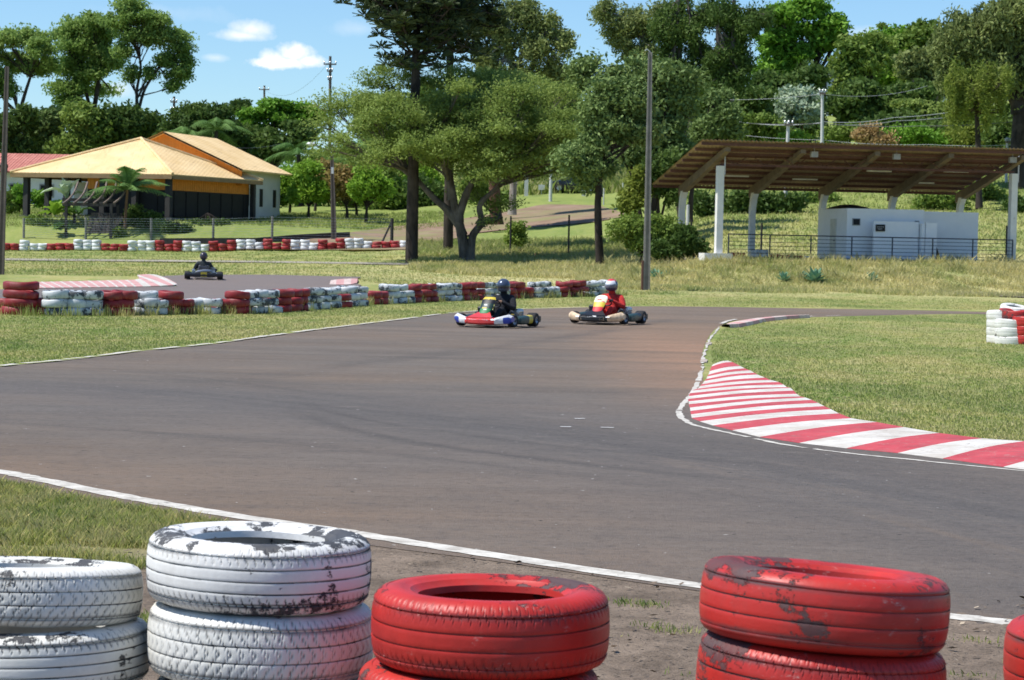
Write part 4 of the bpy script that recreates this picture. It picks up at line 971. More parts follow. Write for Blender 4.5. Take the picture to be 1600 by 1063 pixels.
tree('big weeping willow-like tree at the right edge with dark trunk', 1588, 150, [(1500, 40, 34, 26), (1545, 20, 36, 26), (1590, 10, 36, 28), (1480, 75, 26, 22), (1530, 70, 36, 26), (1580, 60, 36, 28), (1640, 50, 40, 34), (1505, 105, 28, 22), (1560, 105, 32, 26), (1620, 110, 34, 34), (1640, 160, 36, 40), (1650, 10, 40, 30)],
     L_euc, BK_dark, 52000, .34, .9, .9, .55, [[(1588, 330), (1590, 240), (1594, 160), (1590, 90), (1580, 40)], [(1592, 170), (1560, 110), (1520, 85)]], dens=1.2, hang=.35, up=0, asp=.35, name='weeping_tree')
tree('yellow green weeping bamboo-like tree hanging over the shelter roof end', 1520, 142, [(random.uniform(1484, 1576), y_ + ry_, random.uniform(4, 8), ry_, random.uniform(-3, 3)) for y_, ry_ in [(random.uniform(92, 150), random.uniform(10, 26)) for _ in range(44)]],
     L_willow, BK_dark, 16000, .26, .35, 1.6, .2, [[(1530, 320), (1528, 220), (1525, 160)]], dens=.7, hang=.15, up=0, asp=.25, name='weeping_tree', frag=0, nlimb=1)
tree('dark tree behind the weeping trees at the right edge', 1610, 165, [(1590, 120, 30, 34), (1600, 180, 34, 36), (1575, 215, 30, 30), (1630, 240, 34, 34), (1580, 260, 22, 26)], L_dark, BK_dark, 18000, .42, 1, .8, .4, dens=1.2)
hill('dark tree on the slope over the right end of the shelter roof', 1490, 182, [(1470, 205, 26, 20), (1500, 195, 28, 22), (1525, 210, 26, 18)], L_dark, 10000, .4, .9)
hill('mid green tree on the slope behind the trunk of the weeping tree', 1550, 178, [(1545, 200, 26, 22), (1570, 190, 22, 26), (1555, 225, 26, 14)], L_mid, 10000, .4, .9)
hill('leafy dark tree on the slope above the middle of the shelter roof', 1390, 176, [(1375, 200, 26, 12), (1405, 195, 28, 14), (1440, 205, 26, 12)], L_dark, 9000, .4, .8)
# low belt of shrubs directly over and under the shelter roof
GB = 'bushes on the slope behind the shelter'
for (lab, px, Y, lb, lf) in (
   ('olive bush over the roof, left of the dry brown bush', 1315, 168, [(1300, 212, 26, 10), (1325, 205, 22, 12)], L_mid),
   ('dry brown bush showing over the shelter roof', 1365, 166, [(1352, 212, 10, 9), (1372, 222, 20, 8), (1360, 205, 8, 6)], L_brown),
   ('bright green bush over the roof right of the dry one', 1420, 168, [(1400, 215, 26, 12), (1435, 210, 28, 14), (1460, 220, 26, 10)], L_bright),
   ('green bush over the roof below the weeping tree', 1500, 168, [(1490, 215, 28, 14), (1525, 210, 26, 16), (1550, 222, 24, 12)], L_willow),
   ('yellow green round bush by the small utility pole over the roof', 1235, 170, [(1235, 218, 16, 8)], L_lime),
   ('dark bush seen under the roof between first and second rear columns', 1115, 140, [(1100, 320, 20, 20), (1130, 320, 26, 22), (1160, 318, 20, 20)], L_dark),
   ('dark bush under the roof between second and third rear columns', 1200, 140, [(1185, 318, 20, 18), (1212, 320, 20, 20), (1240, 315, 18, 14)], L_dark),
   ('green bush under the roof above the white hut, left one', 1275, 146, [(1262, 318, 16, 12), (1285, 312, 18, 8)], L_mid),
   ('dark green bush above the right end of the white hut', 1455, 142, [(1445, 318, 16, 12), (1470, 316, 16, 12), (1495, 318, 14, 10)], L_mid),
   ('bush right of the far right shelter post on the bank', 1592, 140, [(1590, 325, 12, 16)], L_dark),
   ('bush under the roof between rear columns, on the bank near its right end', 1545, 146, [(1530, 300, 22, 14), (1555, 312, 20, 16)], L_mid)):
    tree(lab, px, Y, lb, lf, BK_dark, 4200, .28, .6, .8, .08, dens=1.2, group=GB, name='bush', cat='bush')
# mango-like trees row
GM = 'small fruit trees beyond the drive'
for (lab, px, Y, lb, lf) in (
   ('leftmost small fruit tree, nearest the pavilion wall', 432, 168, [(420, 295, 16, 16), (440, 285, 18, 16), (430, 305, 20, 12), (448, 298, 14, 14)], L_lime),
   ('small fruit tree second from the pavilion', 452, 172, [(455, 275, 18, 14), (468, 290, 18, 16), (458, 300, 18, 12)], L_lime),
   ('small fruit tree with yellow green top, third from the pavilion', 481, 166, [(480, 268, 16, 12), (484, 288, 20, 16), (498, 300, 16, 14), (475, 302, 16, 12)], L_lime),
   ('small fruit tree with orange young leaves at its left', 492, 176, [(500, 264, 18, 10), (512, 276, 16, 12), (498, 285, 16, 12)], L_orange),
   ('small fruit tree with reddish orange crown right of the lamp pole', 541, 166, [(535, 275, 20, 13), (548, 287, 18, 13), (530, 295, 16, 14)], L_orange),
   ('green fruit tree with dark lower crown right of the lamp pole', 556, 170, [(540, 302, 20, 14), (562, 298, 16, 14), (555, 288, 16, 14)], L_mid),
   ('rightmost small fruit tree, left of the bare pine trunk', 571, 163, [(578, 272, 20, 12), (572, 290, 20, 16), (590, 296, 16, 16), (565, 300, 14, 14)], L_lime)):
    tree(lab, px, Y, lb, lf, BK_dark, 7500, .3, .55, .8, .13, dens=1.3, grow=1.22, group=GM, name='fruit_tree', fork=.42)
# hedge mass behind drive
for (lab, px, Y, lb, lf) in (
   ('broad bluish green bush behind the drive, left of pine trunk', 615, 178, [(605, 290, 24, 22), (625, 310, 22, 18), (600, 325, 20, 12)], L_mid),
   ('dark bush behind the pine trunk', 660, 180, [(650, 300, 26, 24), (680, 310, 24, 22), (640, 322, 24, 12)], L_dark),
   ('yellow green bush between the pine and the spreading tree', 672, 186, [(670, 280, 22, 16), (650, 275, 18, 12)], L_lime),
   ('green bush right of the spreading tree trunks', 760, 178, [(745, 300, 20, 20), (775, 312, 18, 14)], L_mid),
   ('pinkish topped hedge bush beyond the fruit trees', 600, 200, [(600, 262, 30, 10), (640, 262, 26, 10), (570, 262, 22, 10)], L_orange),
   ('long green hedge bush behind the small fruit trees', 500, 184, [(450, 290, 30, 18), (490, 296, 30, 18), (530, 292, 30, 20), (570, 296, 30, 18), (610, 300, 26, 18)], L_bright),
   ('low green bush left of the fruit trees against dark trees', 520, 188, [(500, 255, 26, 14), (540, 250, 26, 14), (560, 258, 20, 12)], L_mid)):
    tree(lab, px, Y, lb, lf, BK_dark, 6000, .36, .7, .8, .1, dens=1.2, grow=1.25, group='bushes behind the dirt drive', name='bush', cat='bush')
tree('rounded dark bush against the left side of the shelter', 1000, 105, [(985, 352, 22, 16), (1015, 358, 26, 18), (1045, 365, 20, 20), (1005, 378, 26, 14), (1040, 388, 22, 14), (970, 362, 16, 14)], L_mid, BK_dark, 16000, .17, .45, .8, .06, dens=1.3, name='bush', cat='bush')
tree('very dark leafy bush at the shelter\'s left corner post', 1060, 104, [(1070, 372, 18, 18), (1085, 388, 16, 12), (1050, 395, 16, 9), (1030, 392, 16, 10)], L_dark, BK_dark, 9000, .2, .4, .8, .05, dens=1.3, name='bush', cat='bush')
tree('small lone bush by a fence post left of the slim tree', 807, 126, [(806, 358, 11, 9), (810, 370, 12, 10), (802, 374, 10, 8)], L_mid, BK_dark, 3500, .17, .35, .8, .04, name='bush', cat='bush')
# palms
def palm(label, px, Y, top, nf=12, L=2.6, tr=.12, bk=BK_palm, group=None, droop=1.0, leaf=.5, name='palm_tree', seed=1):
    rn = random.Random(seed); b = B(px, Y); root = empty(name, b, 0, label, 'palm', group); tp = at(top[0], top[1], Y) - b
    m = MB(); P = bez((0, 0, -.2), tp, (tp.x * -.2, 0, 0), 8); m.tube(P, [tr * (1.25 - .5 * i / 8) for i in range(9)], 8)
    m.build('trunk', bk, root, True)
    for k in range(nf):
        a = 2 * PI * k / nf + rn.uniform(-.25, .25); el = rn.uniform(.25, 1.5) if bk is BK_palm else rn.uniform(.15, 1.25); d = Vector((math.cos(a), math.sin(a), 0)); pts = []; Lk = L * rn.uniform(.8, 1.1)
        for i in range(15):
            s = i / 14; pts.append(tp + d * (Lk * (s * math.cos(el) + .15 * s * s)) + Vector((0, 0, Lk * (s * math.sin(el) - droop * .75 * s * s))))
        fm = MB(); fm.tube(pts, [.028 * (1 - .8 * i / 14) + .004 for i in range(15)], 4, cap=False)
        sd = d.cross(Vector((0, 0, 1))).normalized()
        for i in range(2, 28):
            s = i / 28; q = pts[int(s * 14)].lerp(pts[min(14, int(s * 14) + 1)], s * 14 % 1); ll = leaf * (math.sin(PI * min(1, s * .9 + .12)) ** .7)
            fd = (pts[min(14, int(s * 14) + 1)] - pts[int(s * 14)]).normalized()
            for sg in (-1, 1):
                e = q + (sd * sg * .85 + fd * .5 + Vector((0, 0, -.35 * droop - rn.random() * .25))) * ll
                w = fd * .05; fm.add([q - w, q + w, e], [(0, 1, 2)])
        fm.build('frond', L_palm, root)
    return root
palm('young palm with arching fronds in front of the pavilion roof', 195, 146, (199, 297), 17, 2.9, .09, leaf=.75, droop=.7, seed=4)
GP = 'palms among the dark trees'
palm('grey green palm crown left among the dark trees behind the gable', 292, 190, (292, 215), 11, 3.4, .2, BK_dark, GP, leaf=.9, seed=7)
palm('grey green palm crown right of it, behind the gable ridge', 335, 190, (338, 205), 12, 3.8, .2, BK_dark, GP, leaf=1.0, seed=8)
palm('palm standing behind the lamp pole, lower left', 470, 184, (466, 240), 11, 3.6, .2, BK_dark, GP, leaf=1.0, seed=9)
palm('low palm right of the lamp pole with dark drooping fronds', 548, 180, (549, 258), 13, 3.4, .22, BK_dark, GP, leaf=1.0, seed=10)
palm('tall thin palm between lamp pole and spreading tree crown', 562, 186, (560, 232), 10, 3.4, .18, BK_dark, GP, leaf=.9, seed=12)
# banana-like plants and shrubs by the pergola
def broadplant(label, px, Y, n, Ll, wl, mat, seed, cat='plant', name='leafy_plant', h0=.3, up=1.0, group=None):
    rn = random.Random(seed); b = B(px, Y); m = MB()
    for k in range(n):
        a = rn.random() * 2 * PI; el = rn.uniform(.4, 1.35) * up; d = Vector((math.cos(a), math.sin(a), 0)); sd = d.cross(Vector((0, 0, 1)))
        L_ = Ll * rn.uniform(.6, 1.1); vs = []
        for i in range(7):
            s = i / 6; q = Vector((0, 0, h0 * rn.uniform(.9, 1.1))) + d * (L_ * s * math.cos(el)) + Vector((0, 0, L_ * (s * math.sin(el) - .45 * s * s)))
            w = wl * math.sin(PI * min(1, s * .93 + .07)) ** .8 * .5 + .004
            vs += [q - sd * w + Vector((0, 0, w * .5)), q, q + sd * w + Vector((0, 0, w * .5))]
        m.add(vs, [(3 * i + j, 3 * i + j + 1, 3 * i + j + 4, 3 * i + j + 3) for i in range(6) for j in range(2)])
    o = m.build(name, mat); o.location = b; return tag(o, label, cat, group)
broadplant('yellow green broad leaved plant left of the pergola', 85, 147, 16, 2.0, .5, L_lime, 1, h0=.6)
broadplant('tall banana-like plant behind the pergola, pale upright leaf', 104, 148, 8, 2.6, .6, L_silver, 2, h0=1.3, up=1.1)
broadplant('dark leafy shrub at the left foot of the pergola', 95, 145, 40, .9, .35, L_palm, 3, h0=.3)
broadplant('broad leaved plant under the pergola slats', 122, 146.5, 14, 1.3, .4, L_palm, 4, h0=.8)
tree('dense dark shrub right of the young palm', 225, 147, [(212, 335, 14, 16), (235, 345, 16, 14), (205, 360, 12, 14), (240, 360, 14, 9), (225, 350, 12, 12)], L_dark, BK_dark, 7000, .22, .4, .8, .05, name='shrub', cat='shrub')
tree('green shrub between pergola and young palm', 190, 145, [(186, 362, 8, 12), (192, 372, 9, 8)], L_mid, BK_dark, 2500, .16, .3, .8, .04, name='shrub', cat='shrub')
tree('leafy shrub inside the porch at the far left', 30, 158, [(35, 305, 16, 16), (62, 312, 12, 12), (18, 318, 14, 12)], L_bright, BK_dark, 5000, .22, .4, .8, .05, name='shrub', cat='shrub')
tree('dark green potted bush left of the porch posts', 8, 155, [(6, 308, 8, 14), (12, 325, 9, 10)], L_mid, BK_dark, 3000, .2, .35, .8, .05, name='shrub', cat='shrub')
def agave(label, px, py, R, n, seed):
    rn = random.Random(seed); b = G(px, py); m = MB()
    for k in range(n):
        a = 2 * PI * k * .618; el = .25 + 1.1 * k / n; d = Vector((math.cos(a), math.sin(a), 0)); sd = d.cross(Vector((0, 0, 1))); vs = []; L_ = R * rn.uniform(.85, 1.15)
        for i in range(6):
            s = i / 5; q = d * (L_ * s * math.cos(el)) + Vector((0, 0, L_ * s * math.sin(el))); w = .17 * R * (math.sin(PI * (.25 + .72 * s))) + .004
            vs += [q - sd * w + Vector((0, 0, w * .6)), q, q + sd * w + Vector((0, 0, w * .6))]
        m.add(vs, [(3 * i + j, 3 * i + j + 1, 3 * i + j + 4, 3 * i + j + 3) for i in range(5) for j in range(2)])
    o = m.build('agave', L_agave); o.location = b; return tag(o, label, 'plant', 'agaves on the dry bank')
agave('large dark green agave rosette on the dry bank below the hut', 1273, 442, .62, 26, 1)
agave('small agave at the left foot of the large agave', 1256, 438, .34, 16, 2)
agave('pale small agave alone on the bank, left of the large one', 1225, 440, .42, 16, 3)
agave('ragged agave half hidden in dry grass below the white hut', 1362, 440, .45, 14, 4)
agave('agave with pale leaves right beside the foot of the concrete pole', 1024, 435, .42, 18, 5)
agave('tiny pale agave a step right of the one at the pole foot', 1043, 431, .22, 10, 6)

for (lab, px, Y, lb, lf) in (('low dark shrub between two fence posts before the pavilion wall', 275, 146, [(268, 358, 14, 8), (288, 360, 12, 7)], L_dark),
   ('small pale leaved shrub at the foot of the pavilion front', 250, 146, [(248, 352, 9, 7), (256, 360, 8, 6)], L_grey),
   ('dark low shrub below the orange wall near the third fence post', 320, 148, [(312, 352, 16, 7), (335, 350, 14, 6), (350, 352, 10, 5)], L_dark),
   ('leafy shrub left of the yellow green broad leaved plant', 60, 147, [(55, 345, 12, 8), (70, 352, 10, 7)], L_mid)):
    tree(lab, px, Y, lb, lf, BK_dark, 3000, .18, .35, .8, .04, name='shrub', cat='shrub')
# ================================================================== BUILDINGS
def V2(a, b, z): return Vector((a[0], a[1], z))
def prism(m, poly, z0, z1, mi=0):
    n = len(poly); vs = [(p[0], p[1], z0) for p in poly] + [(p[0], p[1], z1) for p in poly]
    m.add(vs, [tuple(range(n))[::-1], tuple(range(n, 2 * n))] + [(i, (i + 1) % n, n + (i + 1) % n, n + i) for i in range(n)], mi)
def wallbox(m, a, b, th, z0, z1, mi=0):
    a = Vector((a[0], a[1])); b = Vector((b[0], b[1])); d = (b - a).normalized(); n = Vector((-d.y, d.x)) * th / 2
    prism(m, [a - n, b - n, b + n, a + n], z0, z1, mi)
# ---- yellow pavilion
t = NT('roof_yellow'); o = t.obj()
w = t.n('TexWave', bands_direction='X'); t.put(w.inputs[0], o); w.inputs['Scale'].default_value = 1.6; w.inputs['Distortion'].default_value = .2
cc = t.mix(t.ramp(t.noise(o, .5, 6, .65), .35, .65), (.68, .48, .23), (.80, .60, .33))
cc = t.mix(t.math('MULTIPLY', t.ramp(w.outputs[1], .6, .95), .0), cc, (.35, .22, .10))
cc = t.mix(t.math('MULTIPLY', t.ramp(t.noise(t.scale(o, (2, .4, .4)), 1.2, 6, .7), .55, .7), .45), cc, (.42, .28, .14))
M_roofy = t.fin(cc, .8, 0, t.bump(w.outputs[1], .006), .2)
M_or = pmat('orange_boards', (.72, .27, .04), .75, var=.15)
M_dk = pmat('dark_shutters', (.012, .012, .013), .7, var=.4)
M_postd = pmat('dark_posts', (.04, .038, .037), .8, var=.3)
M_wgrey = pmat('pale_wall', (.62, .62, .60), .8, var=.1, scale=1)
M_plinth = pmat('plinth', (.07, .075, .085), .85, var=.2)
M_wood = pmat('grey_wood', (.20, .15, .12), .85, var=.3, bump=.01)
A = Vector((-32.2, 151.2)); Fc = Vector((-21.4, 148.2)); Rc = Vector((-16.9, 159.0)); Bk = A + Rc - Fc
ez = 5.72; PK = Vector((-24.5, 155.1)); pz = 8.18; a1 = (Rc - Fc).normalized(); a2 = (A - Fc).normalized()
root = empty('pavilion', (PK.x, PK.y, 3.0), 0, 'yellow hip roofed pavilion with orange upper walls and dark shutters', 'building')
org = Vector((PK.x, PK.y, 3.0))
def bl(name, m, mat, par=root, smooth=False):
    m.v = [tuple(Vector(v) - org) for v in m.v]; return m.build(name, mat, par, smooth)
def roofplane(p, q, r, s=None, th=.12, nrib=44):
    """corrugated roof sheet p-q eave, r(-s) ridge"""
    s = s or r; m = MB(); N = nrib * 4
    up = (Vector(q) - Vector(p)).cross(Vector(r) - Vector(p)).normalized()
    if up.z < 0: up = -up
    vs = []
    for i in range(N + 1):
        f = i / N; e = Vector(p).lerp(Vector(q), f); g = Vector(s).lerp(Vector(r), f); h = up * (.006 * math.cos(f * nrib * 2 * PI))
        vs += [e + h, g + h * (0.15 if r == s else 1), g - up * th, e - up * th]
    m.add(vs, [(4 * i + j, 4 * (i + 1) + j, 4 * (i + 1) + (j + 1) % 4, 4 * i + (j + 1) % 4) for i in range(N) for j in range(4)])
    return m
apx = (PK.x, PK.y, pz)
for p, q in ((A, Fc), (Fc, Rc), (Rc, Bk), (Bk, A)):
    bl('roof', roofplane((p.x, p.y, ez), (q.x, q.y, ez), apx), M_roofy)
m = MB()
for p in (A, Fc, Rc, Bk): m.tube([(p.x, p.y, ez + .04), (PK.x, PK.y, pz + .05)], .09, 6)
bl('ridge_cap', m, pmat('ridge_cap', (.80, .58, .30), .7))
m = MB()
for p, q in ((A, Fc), (Fc, Rc), (Rc, Bk), (Bk, A)):
    d = (q - p).normalized(); wallbox(m, p + d * .05, q - d * .05, .06, ez - .30, ez - .08)
bl('fascia', m, pmat('fascia', (.30, .2, .1), .8))
g = Vector((.25, .968)); e = Vector((.968, -.25)); Pa = Vector((-23.5, 158.0)); gz, gez = 8.82, 6.35; Lr = 9.6
for sgn in (1, -1):
    p = Pa + e * 5.7 * sgn; q = p + g * Lr; r = Pa + g * Lr
    bl('upper_roof', roofplane((p.x, p.y, gez), (q.x, q.y, gez), (r.x, r.y, gz), (Pa.x, Pa.y, gz), nrib=34), M_roofy)
m = MB()  # gable end boards, set back under the verge
G0 = Pa + g * .35
for i in range(44):
    f0 = -1 + 2 * i / 44; f1 = -1 + 2 * (i + .93) / 44
    zt0 = gz - .12 - abs(f0) * (gz - gez); zt1 = gz - .12 - abs(f1) * (gz - gez)
    p0 = G0 + e * 5.5 * f0; p1 = G0 + e * 5.5 * f1
    m.add([(p0.x, p0.y, 5.3), (p1.x, p1.y, 5.3), (p1.x, p1.y, zt1), (p0.x, p0.y, zt0)], [(0, 1, 2, 3)])
m.add([(*(G0 + e * 5.5 + g * .04), 5.3), (*(G0 - e * 5.5 + g * .04), 5.3), (*(G0 - e * 5.5 + g * .04), gez - .12), (*(G0 + g * .04), gz - .12), (*(G0 + e * 5.5 + g * .04), gez - .12)], [(0, 1, 2, 3, 4)])
bl('gable', m, M_or)
m = MB(); R1 = Pa + e * 4.9 + g * .5; R2 = R1 + g * 8.6; wallbox(m, R1, R2, .18, 2.4, gez + .25); L1 = Pa - e * 4.9 + g * .5; wallbox(m, L1, L1 + g * 8.6, .18, 2.4, gez + .2)
wallbox(m, R2, L1 + g * 8.6, .18, 2.4, gez + .2); bl('wall', m, M_wgrey)
m = MB()
for i in range(3):
    q = R1 + g * (2.2 + i * 2.6); m.box((q.x + .1, q.y, 4.6), (.1, .5, 1.2), rz=math.atan2(g.y, g.x) - PI / 2)
bl('window', m, M_dk)
q1 = Fc + a1 * 11.2 + a2 * .8; q0 = Fc + a1 * .8 + a2 * .8; q2 = Fc + a1 * .8 + a2 * 6.2; q3 = Fc + a1 * 11.2 + a2 * 6.2
for nm, z0, z1, mt, o_ in (('upper_wall', 4.75, 5.62, M_or, 0), ('shutter_wall', 3.1, 4.74, M_dk, .03)):
    m = MB()
    for u, v in ((q0, q1), (q2, q0), (q3, q2)):
        wallbox(m, u, v, .16 - o_, z0, z1)
    if nm == 'upper_wall':
        for u, v in ((q0, q1), (q2, q0)):
            n = int((v - u).length / .28); d = (v - u) / n
            for i in range(n): qq = u + d * (i + .5); m.box((qq.x, qq.y, (z0 + z1) / 2), (.03, .2, z1 - z0 - .02), rz=math.atan2(d.y, d.x))
    else:
        for u, v in ((q0, q1), (q2, q0)):
            n = int((v - u).length / 1.3); d = (v - u) / n
            for i in range(n): qq = u + d * (i + .5); m.box((qq.x, qq.y, 3.9), (.09, .22, 1.6), rz=math.atan2(d.y, d.x))
    bl(nm, m, mt)
m = MB(); prism(m, [Fc + a1 * .1 + a2 * .1, Rc + a2 * .1 - a1 * .1, Rc + a2 * 10 - a1 * .1, Fc + a1 * .1 + a2 * 10.6], 1.6, 3.02); bl('floor_slab', m, M_plinth)
for k in (0.5, 2.8, 5.0, 7.5, 10.3):
    for l in (0.45,):
        q = Fc + a2 * k + a1 * l; m = MB(); m.box((q.x, q.y, 4.15), (.34, .34, 2.9), rz=math.atan2(a1.y, a1.x)); bl('post', m, M_postd)
for k in (11.2,):
    q = Fc + a1 * k + a2 * .45; m = MB(); m.box((q.x, q.y, 4.15), (.3, .3, 2.9), rz=math.atan2(a1.y, a1.x)); bl('post', m, M_postd)
for k in (3.5, 7.0):
    q = A - a2 * .5 + a1 * k; m = MB(); m.box((q.x, q.y, 4.15), (.34, .34, 2.9), rz=math.atan2(a1.y, a1.x)); bl('post', m, M_postd)
m = MB(); u = Fc + a1 * 6.5 + a2 * 6.3; wallbox(m, u, u + a2 * 4.3, .15, 3.0, 5.3); bl('porch_wall', m, M_wgrey)
m = MB()
for i in range(4):
    z = 3.02 - i * .26; c_ = Fc + a2 * 3.9 - a1 * (.3 + i * .42); m.box((c_.x, c_.y, z - .45), (.44, 1.9, .9), rz=math.atan2(a1.y, a1.x))
bl('steps', m, pmat('steps_dark', (.06, .055, .05), .9, var=.4))
# ---- red tiled house at the far left
t = NT('roof_tiles'); o = t.obj(); w = t.n('TexWave', bands_direction='X'); t.put(w.inputs[0], o); w.inputs['Scale'].default_value = 1.3
w2 = t.n('TexWave', bands_direction='Y'); t.put(w2.inputs[0], o); w2.inputs['Scale'].default_value = .9
cc = t.mix(t.ramp(t.noise(o, 2, 6, .7), .35, .65), (.40, .13, .10), (.56, .24, .19))
cc = t.mix(t.math('MULTIPLY', t.ramp(w2.outputs[1], .75, .95), .4), cc, (.2, .07, .05))
M_tile = t.fin(cc, .8, 0, t.bump(w.outputs[1], .05), .2)
a = at(-150, 268, 178); b = at(112, 270, 182); org = Vector(((a.x + b.x) / 2, 182, 3.5)); root2 = empty('tiled_house', org, 0, 'low white house with red tiled roof behind the left end of the pavilion', 'building')
zr = at(30, 240, 186).z; ze = at(30, 268, 179).z
m = roofplane((a.x, 179, ze), (b.x + 1.5, 179, ze), (b.x + 1.5, 186, zr), (a.x, 186, zr), nrib=30); bl('roof', m, M_tile, root2)
m = roofplane((a.x, 193, ze), (b.x + 1.5, 193, ze), (b.x + 1.5, 186, zr), (a.x, 186, zr), nrib=30); bl('roof', m, M_tile, root2)
m = MB(); prism(m, [(a.x, 180), (b.x + 1, 180), (b.x + 1, 192), (a.x, 192)], 2.5, ze - .05); bl('wall', m, pmat('white_house_wall', (.66, .68, .72), .8, var=.1), root2)
for i in range(5):
    m = MB(); x = b.x - 1.5 - i * 2.3; m.box((x, 179.97, ze - 1.4), (1.1, .1, 1.0)); fr = bl('window', m, pmat('house_window_frame', (.3, .3, .3), .6), root2)
    m = MB(); m.box((x, 179.9, ze - 1.4), (.9, .06, .8)); bl('pane', m, M_dk, fr)
# ---- pergola with curved slats
p0 = B(104, 144.8); org = Vector((at(140, 300, 145).x, 145, p0.z)); root3 = empty('pergola', org, 0, 'dark wooden pergola with six curved brown slats over stone steps', 'pergola')
for px, Yp in ((103, 144.8), (173, 144.4), (116, 147.2), (184, 146.8)):
    q = B(px, Yp); top = at(px, 320, Yp).z; m = MB(); m.box((q.x, q.y, (q.z + top) / 2 - .1), (.16, .16, top - q.z + .2)); bl('post', m, M_postd, root3)
for Yp, y_ in ((144.6, 319), (147.0, 312)):
    u = at(97, y_, Yp); v = at(181, y_, Yp); m = MB(); m.box(((u.x + v.x) / 2, Yp, u.z), (v.x - u.x, .12, .2)); bl('beam', m, M_postd, root3)
for i in range(6):
    x0 = 99 + i * 15.7; s_ = [at(x0, 318, 144.2), at(x0 + 9, 311, 144.8), at(x0 + 17, 300, 145.8), at(x0 + 23 - i * .8, 285, 147.0)]
    m = MB(); m.tube(smooth_pts(s_, 4), .065, 6); bl('slat', m, M_wood, root3, True)
# stone steps under the pergola
M_stone = pmat('rough_stone', (.16, .14, .125), .95, var=.55, scale=5, bump=.03)
q = B(156, 145.4); org = Vector((q.x, q.y, q.z)); root4 = empty('stone_steps', org, 0, 'rough grey stone steps going up under the pergola', 'steps')
for i in range(7):
    m = MB(); zz = q.z + .02 + i * .19; rr = random.Random(i); x = q.x - .85
    while x < q.x + .85:
        w_ = rr.uniform(.22, .5); m.box((x + w_ / 2, q.y + i * .3 + rr.uniform(-.03, .03), zz), (w_ - .03, .34, .17), rz=rr.uniform(-.04, .04)); x += w_
    bl('step', m, M_stone, root4)
# ---- chair-like dark speaker / lantern at the left (satellite dish)
# ---- open shelter
M_conc = pmat('shelter_concrete', (.19, .145, .10), .9, var=.3, scale=2, bump=.005)
M_whitep = pmat('white_post_paint', (.74, .73, .69), .8, var=.12, scale=2, dirt=(.45, .42, .36), dirt_t=.6)
M_steel = pmat('rusty_steel', (.13, .06, .045), .8, var=.35, scale=5)
t = NT('fibre_sheet'); o = t.obj()
cc = t.mix(t.ramp(t.noise(o, .9, 6, .7), .35, .65), (.30, .22, .155), (.43, .33, .235))
cc = t.mix(t.math('MULTIPLY', t.ramp(t.noise(t.scale(o, (1, 4, 4)), .6, 5, .7), .5, .65), .5), cc, (.16, .11, .08))
M_fib = t.fin(cc, .9, spec=.1)
P0 = at(1122, 405, 102); P4 = at(1580, 408, 104.4); P0 = Vector((P0.x, P0.y)); P4 = Vector((P4.x, P4.y))
sx = (P4 - P0).normalized(); sy = Vector((-sx.y, sx.x)); bay = (P4 - P0).length / 4; gz0 = 1.26
org = Vector((P0.x, P0.y, 1.2)); root5 = empty('open_shelter', org, 0, 'open shelter with slanted corrugated roof on white concrete posts', 'shelter')
ang = math.atan2(sx.y, sx.x)
def S(i, j, z): q = P0 + sx * i + sy * j; return Vector((q.x, q.y, z))
rz_f, rz_r = 6.32, 4.62; jf, jr = -1.55, 7.3
def zroof(j): return rz_f + (rz_r - rz_f) * (j - jf) / (jr - jf)
# corrugated roof
m = MB(); i0, i1 = -1.25, 4 * bay + .12; N = int((i1 - i0) / .045)
vs = []
for k in range(N + 1):
    i_ = i0 + (i1 - i0) * k / N; h = .028 * math.sin(k * PI / 2)
    vs += [S(i_, jf, rz_f + h), S(i_, jr, rz_r + h), S(i_, jr, rz_r + h - .012), S(i_, jf, rz_f + h - .012)]
m.add(vs, [(4 * k + j, 4 * (k + 1) + j, 4 * (k + 1) + (j + 1) % 4, 4 * k + (j + 1) % 4) for k in range(N) for j in range(4)]); bl('roof', m, M_fib, root5)
m = MB()
for k in range(5):   # pale translucent sheets let in
    pass
for k in range(9):
    j = jf + .25 + k * (jr - jf - .4) / 8; m = MB(); c_ = S((i0 + i1) / 2, j, zroof(j) - .11); m.box(c_, (i1 - i0 - .1, .07, .13), rz=ang); bl('purlin', m, M_steel, root5)
for k in range(5):
    # rear column with bent head, sloping beam
    i_ = k * bay; m = MB()
    prof = [(6.45, gz0 - .4, .30), (6.45, 3.5, .30), (6.30, 4.0, .34), (6.05, 4.32, .42)]
    ring = lambda j, z, w_: [S(i_ - .13, j - w_ / 2, z), S(i_ + .13, j - w_ / 2, z), S(i_ + .13, j + w_ / 2, z), S(i_ - .13, j + w_ / 2, z)]
    m.loft([ring(*p_) for p_ in prof]); bl('column', m, M_whitep, root5)
    m = MB(); ring2 = lambda j, h: [S(i_ - .12, j, zroof(j) - .2 - h), S(i_ + .12, j, zroof(j) - .2 - h), S(i_ + .12, j, zroof(j) - .2), S(i_ - .12, j, zroof(j) - .2)]
    m.loft([ring2(6.7, .44), ring2(5.6, .42), ring2(3, .34), ring2(-1.15, .18)]); bl('beam', m, M_conc, root5)
for i_ in (0, 4 * bay):
    m = MB(); m.box(S(i_, 0, (gz0 + 5.28) / 2 - .15), (.28, .34, 5.28 - gz0 + .3), rz=ang); bl('post', m, M_whitep, root5)
    m = MB(); m.tube([S(i_ + .18, -.1, 4.9), S(i_ + .18, -.1, 6.1)], .03, 6); bl('drain_pipe', m, pmat('pipe', (.6, .6, .62), .5), root5)
